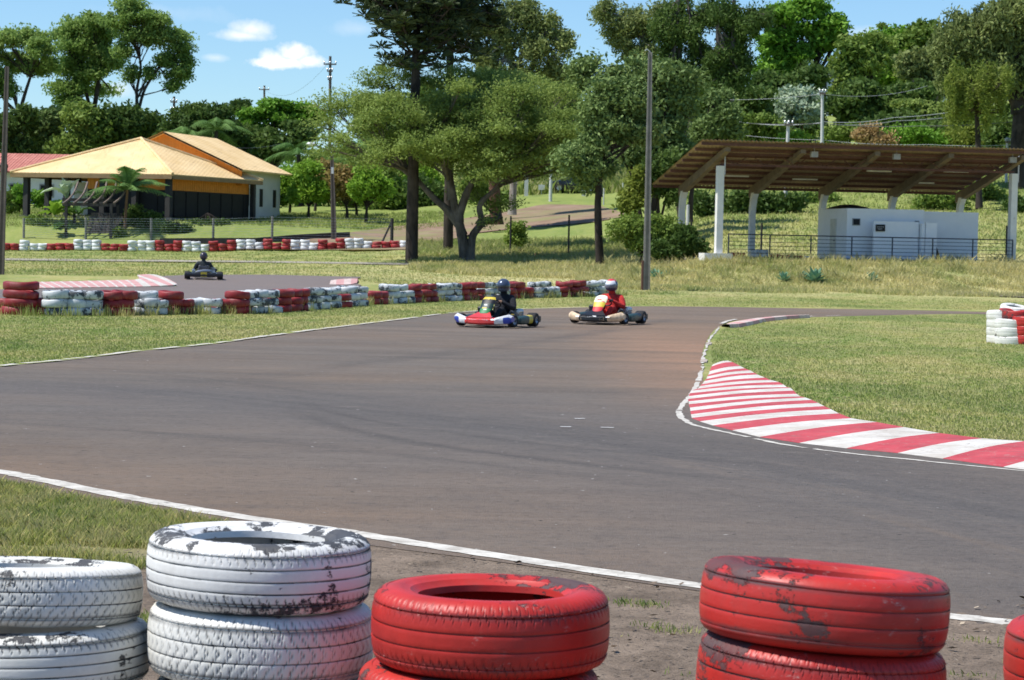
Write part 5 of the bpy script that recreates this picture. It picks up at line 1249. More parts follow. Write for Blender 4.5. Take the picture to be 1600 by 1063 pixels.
# lattice girder along the front posts
m = MB(); zb, zt = 5.34, zroof(0) - .22
m.box(S(2 * bay, 0, zb), (4 * bay, .1, .1), rz=ang); m.box(S(2 * bay, 0, zt), (4 * bay, .1, .1), rz=ang)
for k in range(20):
    u = 4 * bay * k / 20; v = 4 * bay * (k + 1) / 20
    m.tube([S(u, 0, zb if k % 2 else zt), S(v, 0, zt if k % 2 else zb)], .022, 4)
bl('lattice_girder', m, M_steel, root5)
m = MB(); m.box(S(-.1, .05, 1.05), (1.25, .9, .95), rz=ang + .02); m.box(S(-.55, -.3, 1.0), (.3, .25, .95), rz=ang); bl('footing', m, M_whitep, root5)
m = MB(); prism(m, [S(-.3, .4, 0).xy, S(4 * bay + .5, .4, 0).xy, S(4 * bay + .5, 7.2, 0).xy, S(-.3, 7.2, 0).xy], .6, 1.28); bl('floor_slab', m, pmat('slab', (.3, .28, .25), .9), root5)
for i_, j in ((1.9, 4.2), (5.2, 4.5), (8.0, 2.5), (11.5, 2.2), (10.8, 4.6)):
    m = MB(); m.box(S(i_, j, zroof(j) - .22), (1.15, .12, .06), rz=ang); bl('tube_light', m, pmat('tube_white', (.75, .72, .62), .5), root5)
for i_ in (3.9, 7.6, 12.9):
    m = MB(); m.box(S(i_, -.9, zroof(-.9) - .35), (.3, .22, .24), rz=ang); m.tube([S(i_, -.9, zroof(-.9) - .35), S(i_, -.9, zroof(-.9) - .05)], .02, 5); bl('floodlight', m, pmat('lamp_housing', (.35, .33, .3), .5), root5)
# ---- white hut under the shelter
C0 = Vector((at(1322, 400, 104.7).x, 104.7)); hx = Vector((.985, .17)).normalized(); hy = Vector((-hx.y, hx.x)); ha = math.atan2(hx.y, hx.x)
t = NT('hut_paint_shaded'); o = t.obj(); sp = t.n('SeparateXYZ'); t.put(sp.inputs[0], o)
cc = t.mix(t.ramp(t.noise(o, 1.5, 6, .7), .3, .7), (.80, .81, .83), (.88, .88, .89))
cc = t.mix(t.math('MULTIPLY', t.ramp(t.math('ADD', sp.outputs[2], t.math('MULTIPLY', t.noise(o, 2, 5), .6)), .75, .25), .6), cc, (.30, .42, .68))  # bluish shade under the roof, painted into the lower walls
M_hut = t.fin(cc, .8, spec=.2)
org = Vector((C0.x, C0.y, 1.28)); root6 = empty('white_hut', org, 0, 'low white hut with flat top and bluish painted-in shade under the open shelter', 'building')
def T(i, j, z): q = C0 + hx * i + hy * j; return Vector((q.x, q.y, z))
def hb(name, i, j, z, d, mt, par=None):
    m = MB(); c_ = T(i, j, z); m.box(c_, d, rz=ha); return bl(name, m, mt, par or root6)
hb('wall', 1.78, 2.15, 2.4, (3.56, 4.3, 2.45), M_hut); hb('wall', 4.9, 2.35, 2.37, (2.68, 3.9, 2.4), M_hut)
hb('screen_wall', 2.05, -.62, 2.1, (2.06, .14, 1.95), M_hut); hb('screen_wall', 3.2, -.5, 2.05, (.14, .9, 1.9), M_hut); hb('screen_wall', 3.55, -.95, 2.08, (.5, .12, 1.92), M_hut)
w_ = hb('window', .42, -.015, 3.03, (.36, .06, .32), pmat('hut_window_frame', (.35, .36, .38), .6)); hb('pane', .42, -.06, 3.03, (.28, .04, .25), M_dk, w_)
w_ = hb('window', 3.22, -.015, 2.95, (.2, .06, .38), pmat('hut_window_frame', (.35, .36, .38), .6)); hb('pane', 3.22, -.06, 2.95, (.13, .04, .3), M_dk, w_)
d_ = hb('door', -.015, 1.9, 2.22, (.06, .8, 1.9), pmat('hut_door', (.66, .64, .56), .7, var=.2)); hb('handle', -.06, 1.6, 2.2, (.05, .06, .05), M_dk, d_)
m = MB()   # near-black triangular sheet standing in for the shade of a wall gap
m.add([T(3.78, -.05, 1.28), T(4.45, -.05, 1.28), T(3.98, -.05, 2.42), T(3.78, -.05, 2.45), T(3.78, 0.02, 1.28), T(4.45, 0.02, 1.28), T(3.98, 0.02, 2.42), T(3.78, 0.02, 2.45)], [(0, 1, 2, 3), (7, 6, 5, 4), (0, 4, 5, 1), (1, 5, 6, 2), (2, 6, 7, 3), (3, 7, 4, 0)])
bl('gap_shade', m, pmat('gap_shade', (.02, .02, .02), .8), root6)
# sign on screen wall
c_ = T(1.3, -.74, 2.78); root7 = empty('wall_sign', c_, ha, 'small black sign with pale lettering on the white screen wall', 'sign')
m = MB(); m.box((0, 0, 0), (.42, .03, .3)); m.build('board', M_dk, root7)
m = MB(); rr = random.Random(5)
for row, (zz, n_) in enumerate(((.04, 7), (-.045, 5))):
    for i in range(n_):
        x = -.15 + i * .045 + row * .02; hh = .05; m.box((x, -.018, zz), (.008, .006, hh))
        m.box((x + .012, -.018, zz + rr.choice((-.02, 0, .02))), (.022, .006, .009))
m.build('lettering', pmat('sign_white', (.8, .8, .8), .6), root7)
# tarpaulin heap on hut roof
m = MB(); rr = random.Random(2); rings = []
for i in range(13):
    x = 1.6 * i / 12 - .1; h = .20 * math.sin(PI * min(1, max(0, i / 12))) ** .5 + rr.uniform(-.02, .02); ring = []
    for k in range(9): a = PI * k / 8; ring.append(T(x, 2.0 + math.cos(a) * 1.0, 3.62 + max(.0, math.sin(a)) * (h + rr.uniform(-.02, .02))))
    rings.append(ring)
m.loft(rings, close=False, cap=False); org = Vector((0, 0, 0)); c0 = T(.7, 2, 3.62); m.v = [tuple(Vector(v) - c0) for v in m.v]
o = m.build('tarpaulin', pmat('tarp_black', (.018, .02, .024), .5, var=.5, bump=.02), None, True); o.location = c0; tag(o, 'crumpled black tarpaulin lying on top of the white hut', 'tarpaulin')
# railing
M_rail = pmat('rail_blue_black', (.025, .035, .055), .5)
L0 = P0 + sx * .35 - sy * .35; L1 = P0 + sx * (4 * bay - .1) - sy * .35; org = Vector((L0.x, L0.y, gz0)); root8 = empty('railing', org, 0, 'dark metal railing with horizontal bars along the front of the shelter', 'railing')
LL = (L1 - L0).length
def LR(f, z): q = L0.lerp(L1, f); return Vector((q.x, q.y, z))
for k in range(8):
    m = MB(); m.tube([LR(k / 7, gz0 - .3), LR(k / 7, gz0 + 1.12)], .03, 6); bl('upright', m, M_rail, root8)
for k in range(7):
    z = gz0 + 1.1 - k * .16; m = MB(); m.tube([LR(0, z), LR(1, z)], .028 if k == 0 else .013, 6); bl('bar', m, M_rail, root8)
# ---- buildings on the ridge
for (x0, x1, y0, y1, Y, lab, col, rc) in ((1276, 1312, 100, 160, 262, 'pale blue grey house with dark roof half hidden by trees on the ridge', (.55, .6, .68), (.10, .11, .14)),
                                      (1456, 1502, 138, 172, 262, 'white house wall glimpsed through the trees on the right ridge', (.78, .8, .82), (.3, .3, .3))):
    a = at(x0, y1, Y); b = at(x1, y0, Y); gz_ = H((a.x + b.x) / 2, Y); org = Vector(((a.x + b.x) / 2, Y, gz_)); rt = empty('house', org, 0, lab, 'house', 'houses on the ridge')
    zt = b.z; zw = zt - (1.5 if x0 < 1300 else .4)
    m = MB(); prism(m, [(a.x, Y), (b.x, Y), (b.x, Y + 8), (a.x, Y + 8)], gz_ - 1, zw); bl('wall', m, pmat('ridge_wall', col, .8, var=.1), rt)
    m = MB(); m.add([(a.x - .3, Y - .4, zw), (b.x + .3, Y - .4, zw), (b.x + .3, Y + 8.4, zw), (a.x - .3, Y + 8.4, zw), (a.x, Y + 4, zt), (b.x, Y + 4, zt)], [(0, 1, 5, 4), (2, 3, 4, 5), (1, 2, 5), (3, 0, 4), (0, 3, 2, 1)]); bl('roof', m, pmat('ridge_roof', rc, .7), rt)
    for i in range(2):
        for j in range(2):
            m = MB(); m.box((a.x + .7 + i * 1.3, Y - .03, zw - .8 - j * 1.5), (.7, .1, .8)); bl('window', m, M_dk, rt)
# ================================================================== POLES
M_cp = pmat('pole_concrete', (.24, .22, .20), .9, var=.3, scale=3, bump=.004)
M_cpl = pmat('pole_pale', (.60, .60, .58), .85, var=.15, scale=3)
M_wp = pmat('pole_wood', (.16, .13, .11), .9, var=.3, scale=3)
M_metal = pmat('galvanised', (.5, .52, .54), .4, .6)
def pole(label, px, Y, top, w0, w1, mat, name='pole', cat='pole', sq=True, group=None, ybase=None, grooves=True):
    b = B(px, Y) if ybase is None else at(px, ybase, Y); t_ = at(top[0], top[1], Y); org_ = b; rt = empty(name, b, 0, label, cat, group); m = MB()
    n = 4; d = t_ - b; R = []
    for f in (0, .25, .5, .75, 1):
        w = w0 + (w1 - w0) * f; c_ = d * f - Vector((0, 0, .3 if f == 0 else 0))
        if sq:   # double-T section
            h = w / 2; k = .22 * w; R.append([c_ + Vector(v) for v in ((-h, -h * .8, 0), (-k, -h * .8, 0), (-k, -h * .35, 0), (k, -h * .35, 0), (k, -h * .8, 0), (h, -h * .8, 0), (h, h * .8, 0), (k, h * .8, 0), (k, h * .35, 0), (-k, h * .35, 0), (-k, h * .8, 0), (-h, h * .8, 0))])
        else: R.append([c_ + Vector((math.cos(a_ * PI / 6) * w / 2, math.sin(a_ * PI / 6) * w / 2, 0)) for a_ in range(12)])
    m.loft(R); m.build('shaft', mat, rt); return rt, d
rt, d = pole('grey concrete double-T light pole in the middle, standing on the dry grass', 1010, 88, (1016, 82), .27, .15, M_cp, 'light_pole')
m = MB(); m.tube([d, d + Vector((-.12, 0, .12)), d + Vector((-.2, 0, .05))], .02, 6); m.build('hook', M_metal, rt)
m = MB(); m.tube([(-.17, -.1, -.2), (-.17, -.1, 1.1)], .045, 6); m.build('conduit', M_steel, rt)
rt, d = pole('dark concrete pole cropped by the left edge of the picture', 1, 88, (11, 104), .24, .14, M_wp, 'light_pole')
rt, d = pole('lamp pole with two angled white lamps by the far barrier', 522, 146, (518, 226), .34, .18, M_wp, 'lamp_pole', 'street lamp')
for sx_, ex, ez in ((1, 1.25, 1.4), (-1, -1.15, .3)):
    q = Vector((d.x, d.y, d.z - .3)); e_ = q + Vector((ex, -.2, ez)); m = MB(); m.tube([q, q.lerp(e_, .6) + Vector((0, 0, -.1)), e_], .035, 6); m.build('arm', M_metal, rt)
    m = MB(); m.ell(e_ + Vector((.1 * sx_, 0, .0)), (.28, .16, .12), 12, 8); lm = m.build('lamp_head', pmat('lamp_white', (.85, .85, .85), .3), rt, 'all')
m = MB(); m.box((d.x + .1, d.y - .2, d.z - .4), (.2, .2, .3)); m.box((d.x + .1, d.y - .2, d.z - 1.6), (.14, .14, .4)); m.build('junction_box', pmat('jb', (.75, .75, .75), .4), rt)
GU = 'utility poles along the back road'
def xpole(label, px, Y, top, w, arms, mat, ybase=None, sq=False):
    rt, d = pole(label, px, Y, top, w, w * .7, mat, 'utility_pole', 'utility pole', sq, GU)
    for dz, L_ in arms:
        m = MB(); m.box((d.x, d.y - .12, d.z - dz), (L_, .1, .12)); ca = m.build('crossarm', M_wp, rt)
        for f in (-.45, 0, .45):
            m = MB(); m.lathe([(.02, 0), (.06, .05), (.05, .1), (.07, .14), (.03, .2)], 8, c=(d.x + f * L_, d.y - .12, d.z - dz + .06)); m.build('insulator', M_metal, ca)
    return rt, d
xpole('tall utility pole with crossarms against the sky left of the spreading tree', 515, 205, (516, 88), .32, ((.7, 1.1), (1.3, .5), (2.0, .35)), M_wp)
xpole('small distant utility pole with one crossarm above the lime crown', 413, 300, (413, 134), .35, ((.5, 1.3),), M_wp)
xpole('weathered utility pole partly hidden behind the pavilion gable', 272, 215, (272, 151), .3, ((.5, .6), (1.2, .5)), M_wp)
xpole('white concrete utility pole rising above the middle of the shelter roof', 1284, 150, (1285, 145), .26, ((.05, .4),), M_cpl)
xpole('shorter white concrete pole above the roof left of the tall one', 1226, 140, (1232, 190), .26, ((.2, .5),), M_cpl)
xpole('crooked pale pole behind the right end of the shelter roof', 1572, 152, (1574, 215), .2, ((.3, .3),), M_cpl)
xpole('pale concrete pole beside the parked dark car', 860, 178, (862, 226), .26, (), M_cpl)
xpole('short pale post under the shelter roof, left of the second rear column', 1073, 118, (1075, 320), .2, (), M_cpl)
# gate pillars and sign beside the road on the hill
for i, (px, yt, lab) in enumerate(((822, 272, 'white gate pillar left of the parked car'), (912, 294, 'white gate pillar right of the parked car'), (803, 288, 'thin white gate pillar left of the wider pillar'))):
    b = B(px, 184); zt = at(px, yt, 184).z; m = MB(); m.box((0, 0, (zt - b.z) / 2 - .1), (.3 if i < 2 else .16, .3, zt - b.z + .2)); m.box((0, 0, zt - b.z + .03), (.4 if i < 2 else .2, .4, .07)); o = m.build('gate_pillar', M_cpl); o.location = b; tag(o, lab, 'pillar', 'gate pillars on the hill road')
b = B(846, 186); zt = at(846, 288, 186).z; m = MB(); m.box((0, 0, zt - b.z - .25), (.5, .04, .4)); m.tube([(0, .05, -.1), (0, .05, zt - b.z)], .03, 6); o = m.build('road_sign', M_cpl); o.location = b; tag(o, 'small blank grey sign board on the green slope near the gate', 'sign')
# wires
M_wire = pmat('wire', (.12, .12, .12), .5); M_wire2 = pmat('wire_pale', (.45, .46, .48), .5)
def wire(label, pts, r, mat, group='overhead cables'):
    """pts (px,py,Y); sagging thin cable"""
    P = [at(*p) for p in pts]; out = []
    for a, b in zip(P[:-1], P[1:]):
        for i in range(10): t_ = i / 10; q = a.lerp(b, t_); q.z -= (b - a).length * .018 * 4 * t_ * (1 - t_); out.append(q)
    out.append(P[-1]); m = MB(); c0 = out[0].copy(); m.tube([q - c0 for q in out], r, 4); o = m.build('cable', mat); o.location = c0; return tag(o, label, 'cable', group)
wire('pair of pale cables left of the tall white pole, upper one', [(1150, 190, 160), (1284, 192, 150)], .02, M_wire2)
wire('thick pale cable bundle running right from the white pole', [(1284, 190, 150), (1395, 184, 158), (1600, 150, 170)], .022, M_wire2)
wire('second pale cable just under the thick one, right of the white pole', [(1284, 193, 150), (1400, 189, 158), (1600, 160, 170)], .018, M_wire2)
wire('dark cable crossing level above the shelter roof', [(1130, 190, 150), (1284, 193, 150), (1440, 197, 150), (1620, 186, 150)], .022, M_wire)
wire('lowest pale cable just above the shelter roof ridge', [(1110, 205, 150), (1284, 219, 150), (1450, 226, 150), (1620, 224, 150)], .014, M_wire2)
wire('high thin cable running over the white pole top', [(1120, 156, 150), (1285, 147, 150), (1450, 134, 170)], .012, M_wire2)
wire('thin dark cable in front of the dark trees by the pavilion gable', [(250, 225, 160), (330, 226, 170), (450, 222, 190)], .012, M_wire)
wire('thin cable between the small distant pole and the tall pole', [(413, 140, 300), (516, 95, 205)], .012, M_wire)
# fence posts + wire by the far barrier
M_fp = pmat('fence_post', (.22, .21, .19), .9, var=.3)
fp = []
for i, (px, yt, lab) in enumerate(((37, 341, 'leftmost grey fence post behind the far barrier'), (134, 340, 'grey fence post just left of the stone steps'), (236, 341, 'grey fence post in front of the dark shrub and pavilion'), (333, 341, 'grey fence post before the right part of the pavilion'), (425, 338, 'grey fence post right of the pavilion corner'), (612, 341, 'fence corner post with slanted brace left of the pine trunk'))):
    b = B(px, 144.2); zt = at(px, yt, 144.2).z; h = zt - b.z; rt = empty('fence_post', b, 0, lab, 'fence post', 'fence posts behind the far barrier')
    m = MB(); m.tube([(0, 0, -.3), (0, 0, h)], .075 if i < 5 else .1, 8); m.build('post', M_fp if i < 5 else M_postd, rt); fp.append((b, h))
    if i == 5: m = MB(); m.tube([(-.7, 0, -.1), (0, 0, h - .15)], .06, 6); m.build('brace', M_postd, rt)
b0 = fp[0][0]; rt = empty('wire_fence', b0, 0, 'thin wire mesh strung between the posts behind the far barrier', 'fence')
for k in range(9):
    m = MB(); m.tube([b - b0 + Vector((0, -.08, h * (.08 + .11 * k))) for b, h in fp], .006, 3); m.build('wire', M_metal, rt)
for i, (px, yb, yt, lab, Y) in enumerate(((797, 383, 338, 'thin dark fence post left of the lone bush', 124), (888, 382, 336, 'thin dark fence post left of the slim tree', 122), (1189, 388, 349, 'black fence post behind the railing between rear columns', 112), (1079, 390, 343, 'black fence post by the pale short post left of the shelter', 112), (1572, 385, 353, 'black fence post at the right end of the railing', 108), (1008, 345, 310, 'pale thin post in the green slope near the trees', 160), (943, 322, 294, 'white thin post beside the drive near the slim tree', 170), (973, 306, 286, 'white short post on the slope right of the slim tree', 184))):
    b = B(px, Y); zt = at(px, yt, Y).z; m = MB(); m.tube([(0, 0, -.3), (0, 0, max(.6, zt - b.z))], .05, 7); m.tube([(0, 0, max(.6, zt - b.z) - .12), (0, -.07, max(.6, zt - b.z) - .12)], .015, 4); o = m.build('fence_post', M_postd if i < 5 else M_cpl); o.location = b; tag(o, lab, 'fence post', 'scattered fence posts')
# satellite-like dark loudspeaker on left pole and white dish near tiled house
p = at(6, 263, 152); m = MB(); m.lathe([(.05, 0), (.12, -.25), (.32, -.5), (.35, -.52), (.30, -.50), (.1, -.24)], 14, 'x'); m.tube([(0, 0, 0), (.35, 0, .2)], .03, 5)
# (speaker is fixed to the pavilion's corner)
p = at(6, 264, 150.5); rt = empty('lantern', p, 0, 'dark lantern shaped lamp hanging at the left corner of the yellow roof', 'lamp')
m = MB(); m.lathe([(.0, .55), (.08, .5), (.30, .2), (.26, .15), (.22, -.2), (.1, -.35), (.0, -.4)], 10); m.build('lantern_body', M_dk, rt); m = MB(); m.tube([(0, 0, .5), (0, 0, .9)], .02, 5); m.build('hanger', M_dk, rt)
# ================================================================== KARTS, DRIVERS, CAR
def flat(name, col, rough=.45, metal=0, coat=0, var=.08): return pmat(name, col, rough, metal, var=var, scale=6, coat=coat)
K_rub = flat('kart_rubber', (.018, .018, .02), .75, var=.3); K_rim = flat('kart_rim', (.55, .55, .56), .3, .8); K_fr = flat('kart_frame', (.16, .17, .18), .35, .7)
K_blk = flat('black_plastic', (.015, .016, .02), .4); K_dgr = flat('dark_green_plastic', (.02, .045, .04), .4); K_yel = flat('yellow_sticker', (.62, .48, .05), .4); K_gr = flat('green_sticker', (.05, .22, .08), .4)
K_red = flat('red_plastic', (.62, .05, .05), .35, coat=.3); K_wh = flat('white_plastic', (.82, .82, .82), .35, coat=.3); K_bl = flat('blue_plastic', (.03, .06, .38), .35, coat=.3); K_or = flat('peach_plastic', (.80, .58, .38), .4, var=.5); K_cream = flat('cream_plastic', (.85, .78, .50), .4)
K_steel = flat('engine_metal', (.45, .47, .5), .35, .7); K_seat = flat('seat_grp', (.10, .10, .11), .4); K_floor = flat('floor_tray', (.3, .3, .32), .4, .6)
def wheel(par, c, r, w, steer=0):
    e = MB(); prof = [(r * .55, -w / 2 + .01), (r * .75, -w / 2), (r * .93, -w / 2 + .008), (r, -w / 2 + .03), (r, w / 2 - .03), (r * .93, w / 2 - .008), (r * .75, w / 2), (r * .55, w / 2 - .01)]
    e.lathe(prof, 28, 'y'); o = e.build('wheel', K_rub, par, 'all'); o.location = c; o.rotation_euler = (0, 0, steer)
    m = MB(); m.lathe([(r * .56, -w / 2 + .012), (r * .5, -w / 2 + .03), (r * .3, -w / 2 + .05), (.0, -w / 2 + .05)], 18, 'y'); m.lathe([(r * .56, w / 2 - .012), (r * .5, w / 2 - .03), (r * .3, w / 2 - .05), (.0, w / 2 - .05)], 18, 'y')
    m.lathe([(.03, -w / 2 - .01), (.03, w / 2 + .01)], 8, 'y'); m.build('rim', K_rim, o); return o
def sec(x, y, z, dx, dz, n=10):   # rounded section in xz at lateral y
    return [Vector((x + dx * math.copysign(abs(math.cos(2 * PI * k / n + PI / n)) ** .7, math.cos(2 * PI * k / n + PI / n)), y, z + dz * math.copysign(abs(math.sin(2 * PI * k / n + PI / n)) ** .7, math.sin(2 * PI * k / n + PI / n)))) for k in range(n)]
def nose(par, mats):
    m = MB(); R = []; Y_ = [-.62, -.56, -.48, -.40, -.32, -.22, -.12, 0, .12, .22, .32, .40, .48, .56, .62]
    for y in Y_:
        a = abs(y) / .62
        x = .95 - .22 * a ** 2.2; zt = .185 + .10 * max(0, a - .45) / .55 - .02 * (a < .2); zt += .05 * math.exp(-(a / .25) ** 2) * .6; zb = .045 + .03 * a
        if a > .97: zt -= .06; zb += .04
        R.append(sec(x - .07, y, (zt + zb) / 2, .09 + .02 * (1 - a), (zt - zb) / 2))
    for i in range(len(R) - 1):
        a = abs((Y_[i] + Y_[i + 1]) / 2) / .62; k = len(m.v); m.v += [tuple(v) for v in R[i] + R[i + 1]]; n = 10
        for j in range(n):
            low = j in (7, 8, 9)
            mi = 0 if a < .55 else (2 if (low and a > .8) else 1)
            m.f.append((k + j, k + (j + 1) % n, k + n + (j + 1) % n, k + n + j)); m.m.append(mi)
    m.add(R[0], [tuple(range(10))], 2); m.add(R[-1], [tuple(range(10))[::-1]], 2)
    o = m.build('front_bumper', mats, par, True); bme = o.data
    # upper deck behind the bumper
    m = MB(); m.loft([sec(.93 - .35 * f, 0, .2 + .02 * f, .01, .01) for f in (0, 1)])
    d = MB(); d.add([(.93, -.27, .20), (.93, .27, .20), (.66, .12, .30), (.66, -.12, .30), (.93, -.27, .17), (.93, .27, .17), (.66, .12, .26), (.66, -.12, .26)], [(0, 1, 2, 3), (7, 6, 5, 4), (0, 4, 5, 1), (1, 5, 6, 2), (2, 6, 7, 3), (3, 7, 4, 0)])
    d.build('nose_deck', mats[0], par); return o
def kart(label, loc, yaw, C, steer=.25):
    r = empty('go_kart', loc, yaw, label, 'go-kart', 'racing go-karts on the track'); b = lambda nm, m, mt, s=False: m.build(nm, mt, r, s)
    m = MB()
    for s in (-1, 1):
        m.tube([(.80, s * .12, .07), (.62, s * .14, .07), (.50, s * .34, .07), (.2, s * .34, .07), (-.2, s * .30, .07), (-.62, s * .30, .07)], .016, 6)
        m.tube([(.3, s * .34, .07), (.3, s * .58, .10), (-.3, s * .6, .10), (-.3, s * .3, .07)], .012, 6)
        m.tube([(.52, s * .3, .10), (.52, s * .46, .12)], .016, 6); m.tube([(.56, 0, .12), (.50, s * .45, .12)], .009, 5)
    for x in (.62, .2, -.25, -.6): m.tube([(x, -.33, .07), (x, .33, .07)], .014, 6)
    b('frame', m, K_fr); m = MB(); m.box((.3, 0, .05), (.9, .6, .008)); b('floor_tray', m, K_floor)
    wheel(r, (.52, .56, .13), .13, .13, steer); wheel(r, (.52, -.56, .13), .13, .13, steer); wheel(r, (-.52, .58, .14), .14, .21); wheel(r, (-.52, -.58, .14), .14, .21)
    m = MB(); m.tube([(-.52, -.6, .14), (-.52, .6, .14)], .02, 8); b('rear_axle', m, K_steel)
    nose(r, C['nose'])
    # front panel
    m = MB(); R = []
    for i, (x, z, w, t_) in enumerate(((.80, .19, .09, .02), (.70, .27, .10, .03), (.60, .36, .12, .035), (.50, .46, .14, .04), (.42, .54, .145, .04), (.37, .59, .12, .03), (.35, .615, .06, .01))):
        R.append([Vector((x + t_ * math.cos(a_) * .9, w * math.sin(a_), z + t_ * math.cos(a_) * .4)) for a_ in [2 * PI * k / 12 for k in range(12)]])
    for i in range(len(R) - 1):
        k = len(m.v); m.v += [tuple(v) for v in R[i] + R[i + 1]]
        for j in range(12): m.f.append((k + j, k + (j + 1) % 12, k + 12 + (j + 1) % 12, k + 12 + j)); m.m.append(min(i, 5))
    b('front_panel', m, C['panel'], True)
    for s, nm in ((1, 'side_pod'), (-1, 'side_pod')):
        m = MB(); R = []
        for x, w, z0, z1 in ((-.36, .05, .10, .20), (-.33, .09, .06, .24), (-.1, .10, .05, .235), (.15, .10, .05, .22), (.30, .08, .06, .20), (.36, .03, .09, .17)):
            cy = s * (.56 + .02); R.append([Vector((x, cy + w * math.copysign(abs(math.cos(a_)) ** .6, math.cos(a_)), (z0 + z1) / 2 + (z1 - z0) / 2 * math.copysign(abs(math.sin(a_)) ** .6, math.sin(a_)))) for a_ in [2 * PI * k / 12 for k in range(12)]])
        for i in range(len(R) - 1):
            k = len(m.v); m.v += [tuple(v) for v in R[i] + R[i + 1]]
            for j in range(12): m.f.append((k + j, k + (j + 1) % 12, k + 12 + (j + 1) % 12, k + 12 + j)); m.m.append(1 if i < 2 and len(C['pod']) > 1 else 0)
        m.add(R[0], [tuple(range(12))]); m.add(R[-1], [tuple(range(12))[::-1]]); b(nm, m, C['pod'], True)
    # seat: bucket
    m = MB(); R = []
    for x, z, w, up_ in ((.02, .10, .15, .02), (-.08, .075, .17, .10), (-.2, .07, .18, .16), (-.30, .12, .18, .18), (-.36, .25, .18, .14), (-.41, .40, .17, .09), (-.44, .47, .14, .03)):
        ring = []
        for k in range(9): a_ = PI * k / 8; ring.append(Vector((x + .07 * math.sin(a_) * 0 + (up_ * .4 if k in (0, 8) else 0), w * -math.cos(a_), z + up_ * (1 - math.sin(a_)) )))
        R.append(ring)
    m.loft(R, close=False, cap=False); o = b('seat', m, K_seat, True); o.modifiers.new('thick', 'SOLIDIFY').thickness = .012
    # steering wheel and column
    m = MB(); c_ = Vector((.17, 0, .47)); ax = Vector((-.62, 0, .78)).normalized(); u_ = Vector((0, 1, 0)); v_ = ax.cross(u_)
    m.tube([c_ + (u_ * math.cos(2 * PI * k / 20) + v_ * math.sin(2 * PI * k / 20)) * .14 for k in range(21)], .014, 6, cap=False); m.box(c_, (.05, .26, .02)); m.tube([c_, (.5, 0, .1)], .011, 6); b('steering_wheel', m, K_blk, True)
    # engine on the kart's right side, exhaust, airbox
    m = MB(); m.box((-.28, -.33, .20), (.2, .16, .2)); 
    for k in range(6): m.box((-.26, -.33, .31 + k * .022), (.17, .17, .010))
    m.lathe([(.06, -.43), (.07, -.45), (.05, -.47), (0, -.47)], 12, 'y', (-.30, 0, .19)); b('engine', m, K_steel)
    m = MB(); m.tube([(-.35, -.30, .26), (-.5, -.2, .30), (-.62, .0, .30), (-.68, .2, .27), (-.72, .3, .25)], [.03, .05, .06, .045, .02], 10); b('exhaust', m, K_steel, True)
    m = MB(); m.lathe([(.0, -.14), (.06, -.13), (.065, 0), (.065, .13), (.0, .14)], 12, 'x', (-.30, .36, .30)); m.box((-.3, .36, .22), (.2, .12, .1)); b('radiator', m, K_steel, True)
    m = MB(); R = [sec(-.74 - .02 * (1 - abs(y) / .66), y, .15, .05, .065) for y in (-.66, -.6, -.3, 0, .3, .6, .66)]; m.loft(R); b('rear_bumper', m, K_blk, True)
    m = MB(); m.box((-.80, 0, .17), (.012, .22, .16), ry=-.1); b('number_plate', m, C.get('plate', K_yel))
    m = MB(); m.tube([(-.3, .3, .3), (-.15, .25, .34), (.0, .3, .2), (.2, .33, .1)], .012, 5); m.tube([(-.2, -.3, .35), (-.05, -.34, .3), (.15, -.33, .12)], .01, 5); m.tube([(-.5, -.2, .18), (-.4, -.38, .22), (-.28, -.42, .2)], .014, 5); b('hoses', m, K_rub)
    m = MB(); m.lathe([(.045, -.12), (.05, -.1), (.05, .1), (.045, .12)], 12, 'y', (-.16, -.36, .34)); m.box((-.1, -.4, .26), (.08, .1, .12)); b('airbox', m, K_blk)
    for s in (-1, 1): m = MB(); m.box((.60, s * .13, .13), (.015, .04, .12), ry=-.3); b('pedal', m, K_steel)
    m = MB(); m.lathe([(.0, -.07), (.09, -.07), (.09, .07), (.0, .07)], 12, 'z', (.34, .0, .14)); b('fuel_tank', m, K_wh, True)
    return r
def lettering(par, y0, z, x, n, mat, seed):
    rr = random.Random(seed); m = MB()
    for i in range(n):
        y = y0 + i * .042; q = x - .22 * (abs(y) / .62) ** 2.2
        m.box((q, y, z), (.004, .008, .045)); m.box((q, y + .014, z + rr.choice((-.018, 0, .018))), (.004, .024, .008)); m.box((q, y + .014, z + rr.choice((-.018, 0, .018))), (.004, .02, .008))
    o = m.build('lettering', mat, par); return o
def skin_mesh(name, pts, edges, rad, mat, parent, root_i=0, sub=2):
    me = bpy.data.meshes.new(name); me.from_pydata([tuple(p) for p in pts], edges, []); o = bpy.data.objects.new(name, me); COL.objects.link(o)
    sk = o.modifiers.new('s', 'SKIN'); sk.use_smooth_shade = True; sk.branch_smoothing = .6
    if not me.skin_vertices: 
        bpy.context.view_layer.objects.active = o
    L = me.skin_vertices[0].data if me.skin_vertices else None
    for i, r_ in enumerate(rad):
        L[i].radius = (r_ if isinstance(r_, tuple) else (r_, r_)); L[i].use_root = (i == root_i)
    ss = o.modifiers.new('b', 'SUBSURF'); ss.levels = sub; ss.render_levels = sub
    dg = bpy.context.evaluated_depsgraph_get(); new = bpy.data.meshes.new_from_object(o.evaluated_get(dg)); bpy.data.objects.remove(o)
    new.materials.clear(); new.materials.append(mat); new.polygons.foreach_set('use_smooth', [True] * len(new.polygons)); return link(name, new, parent)
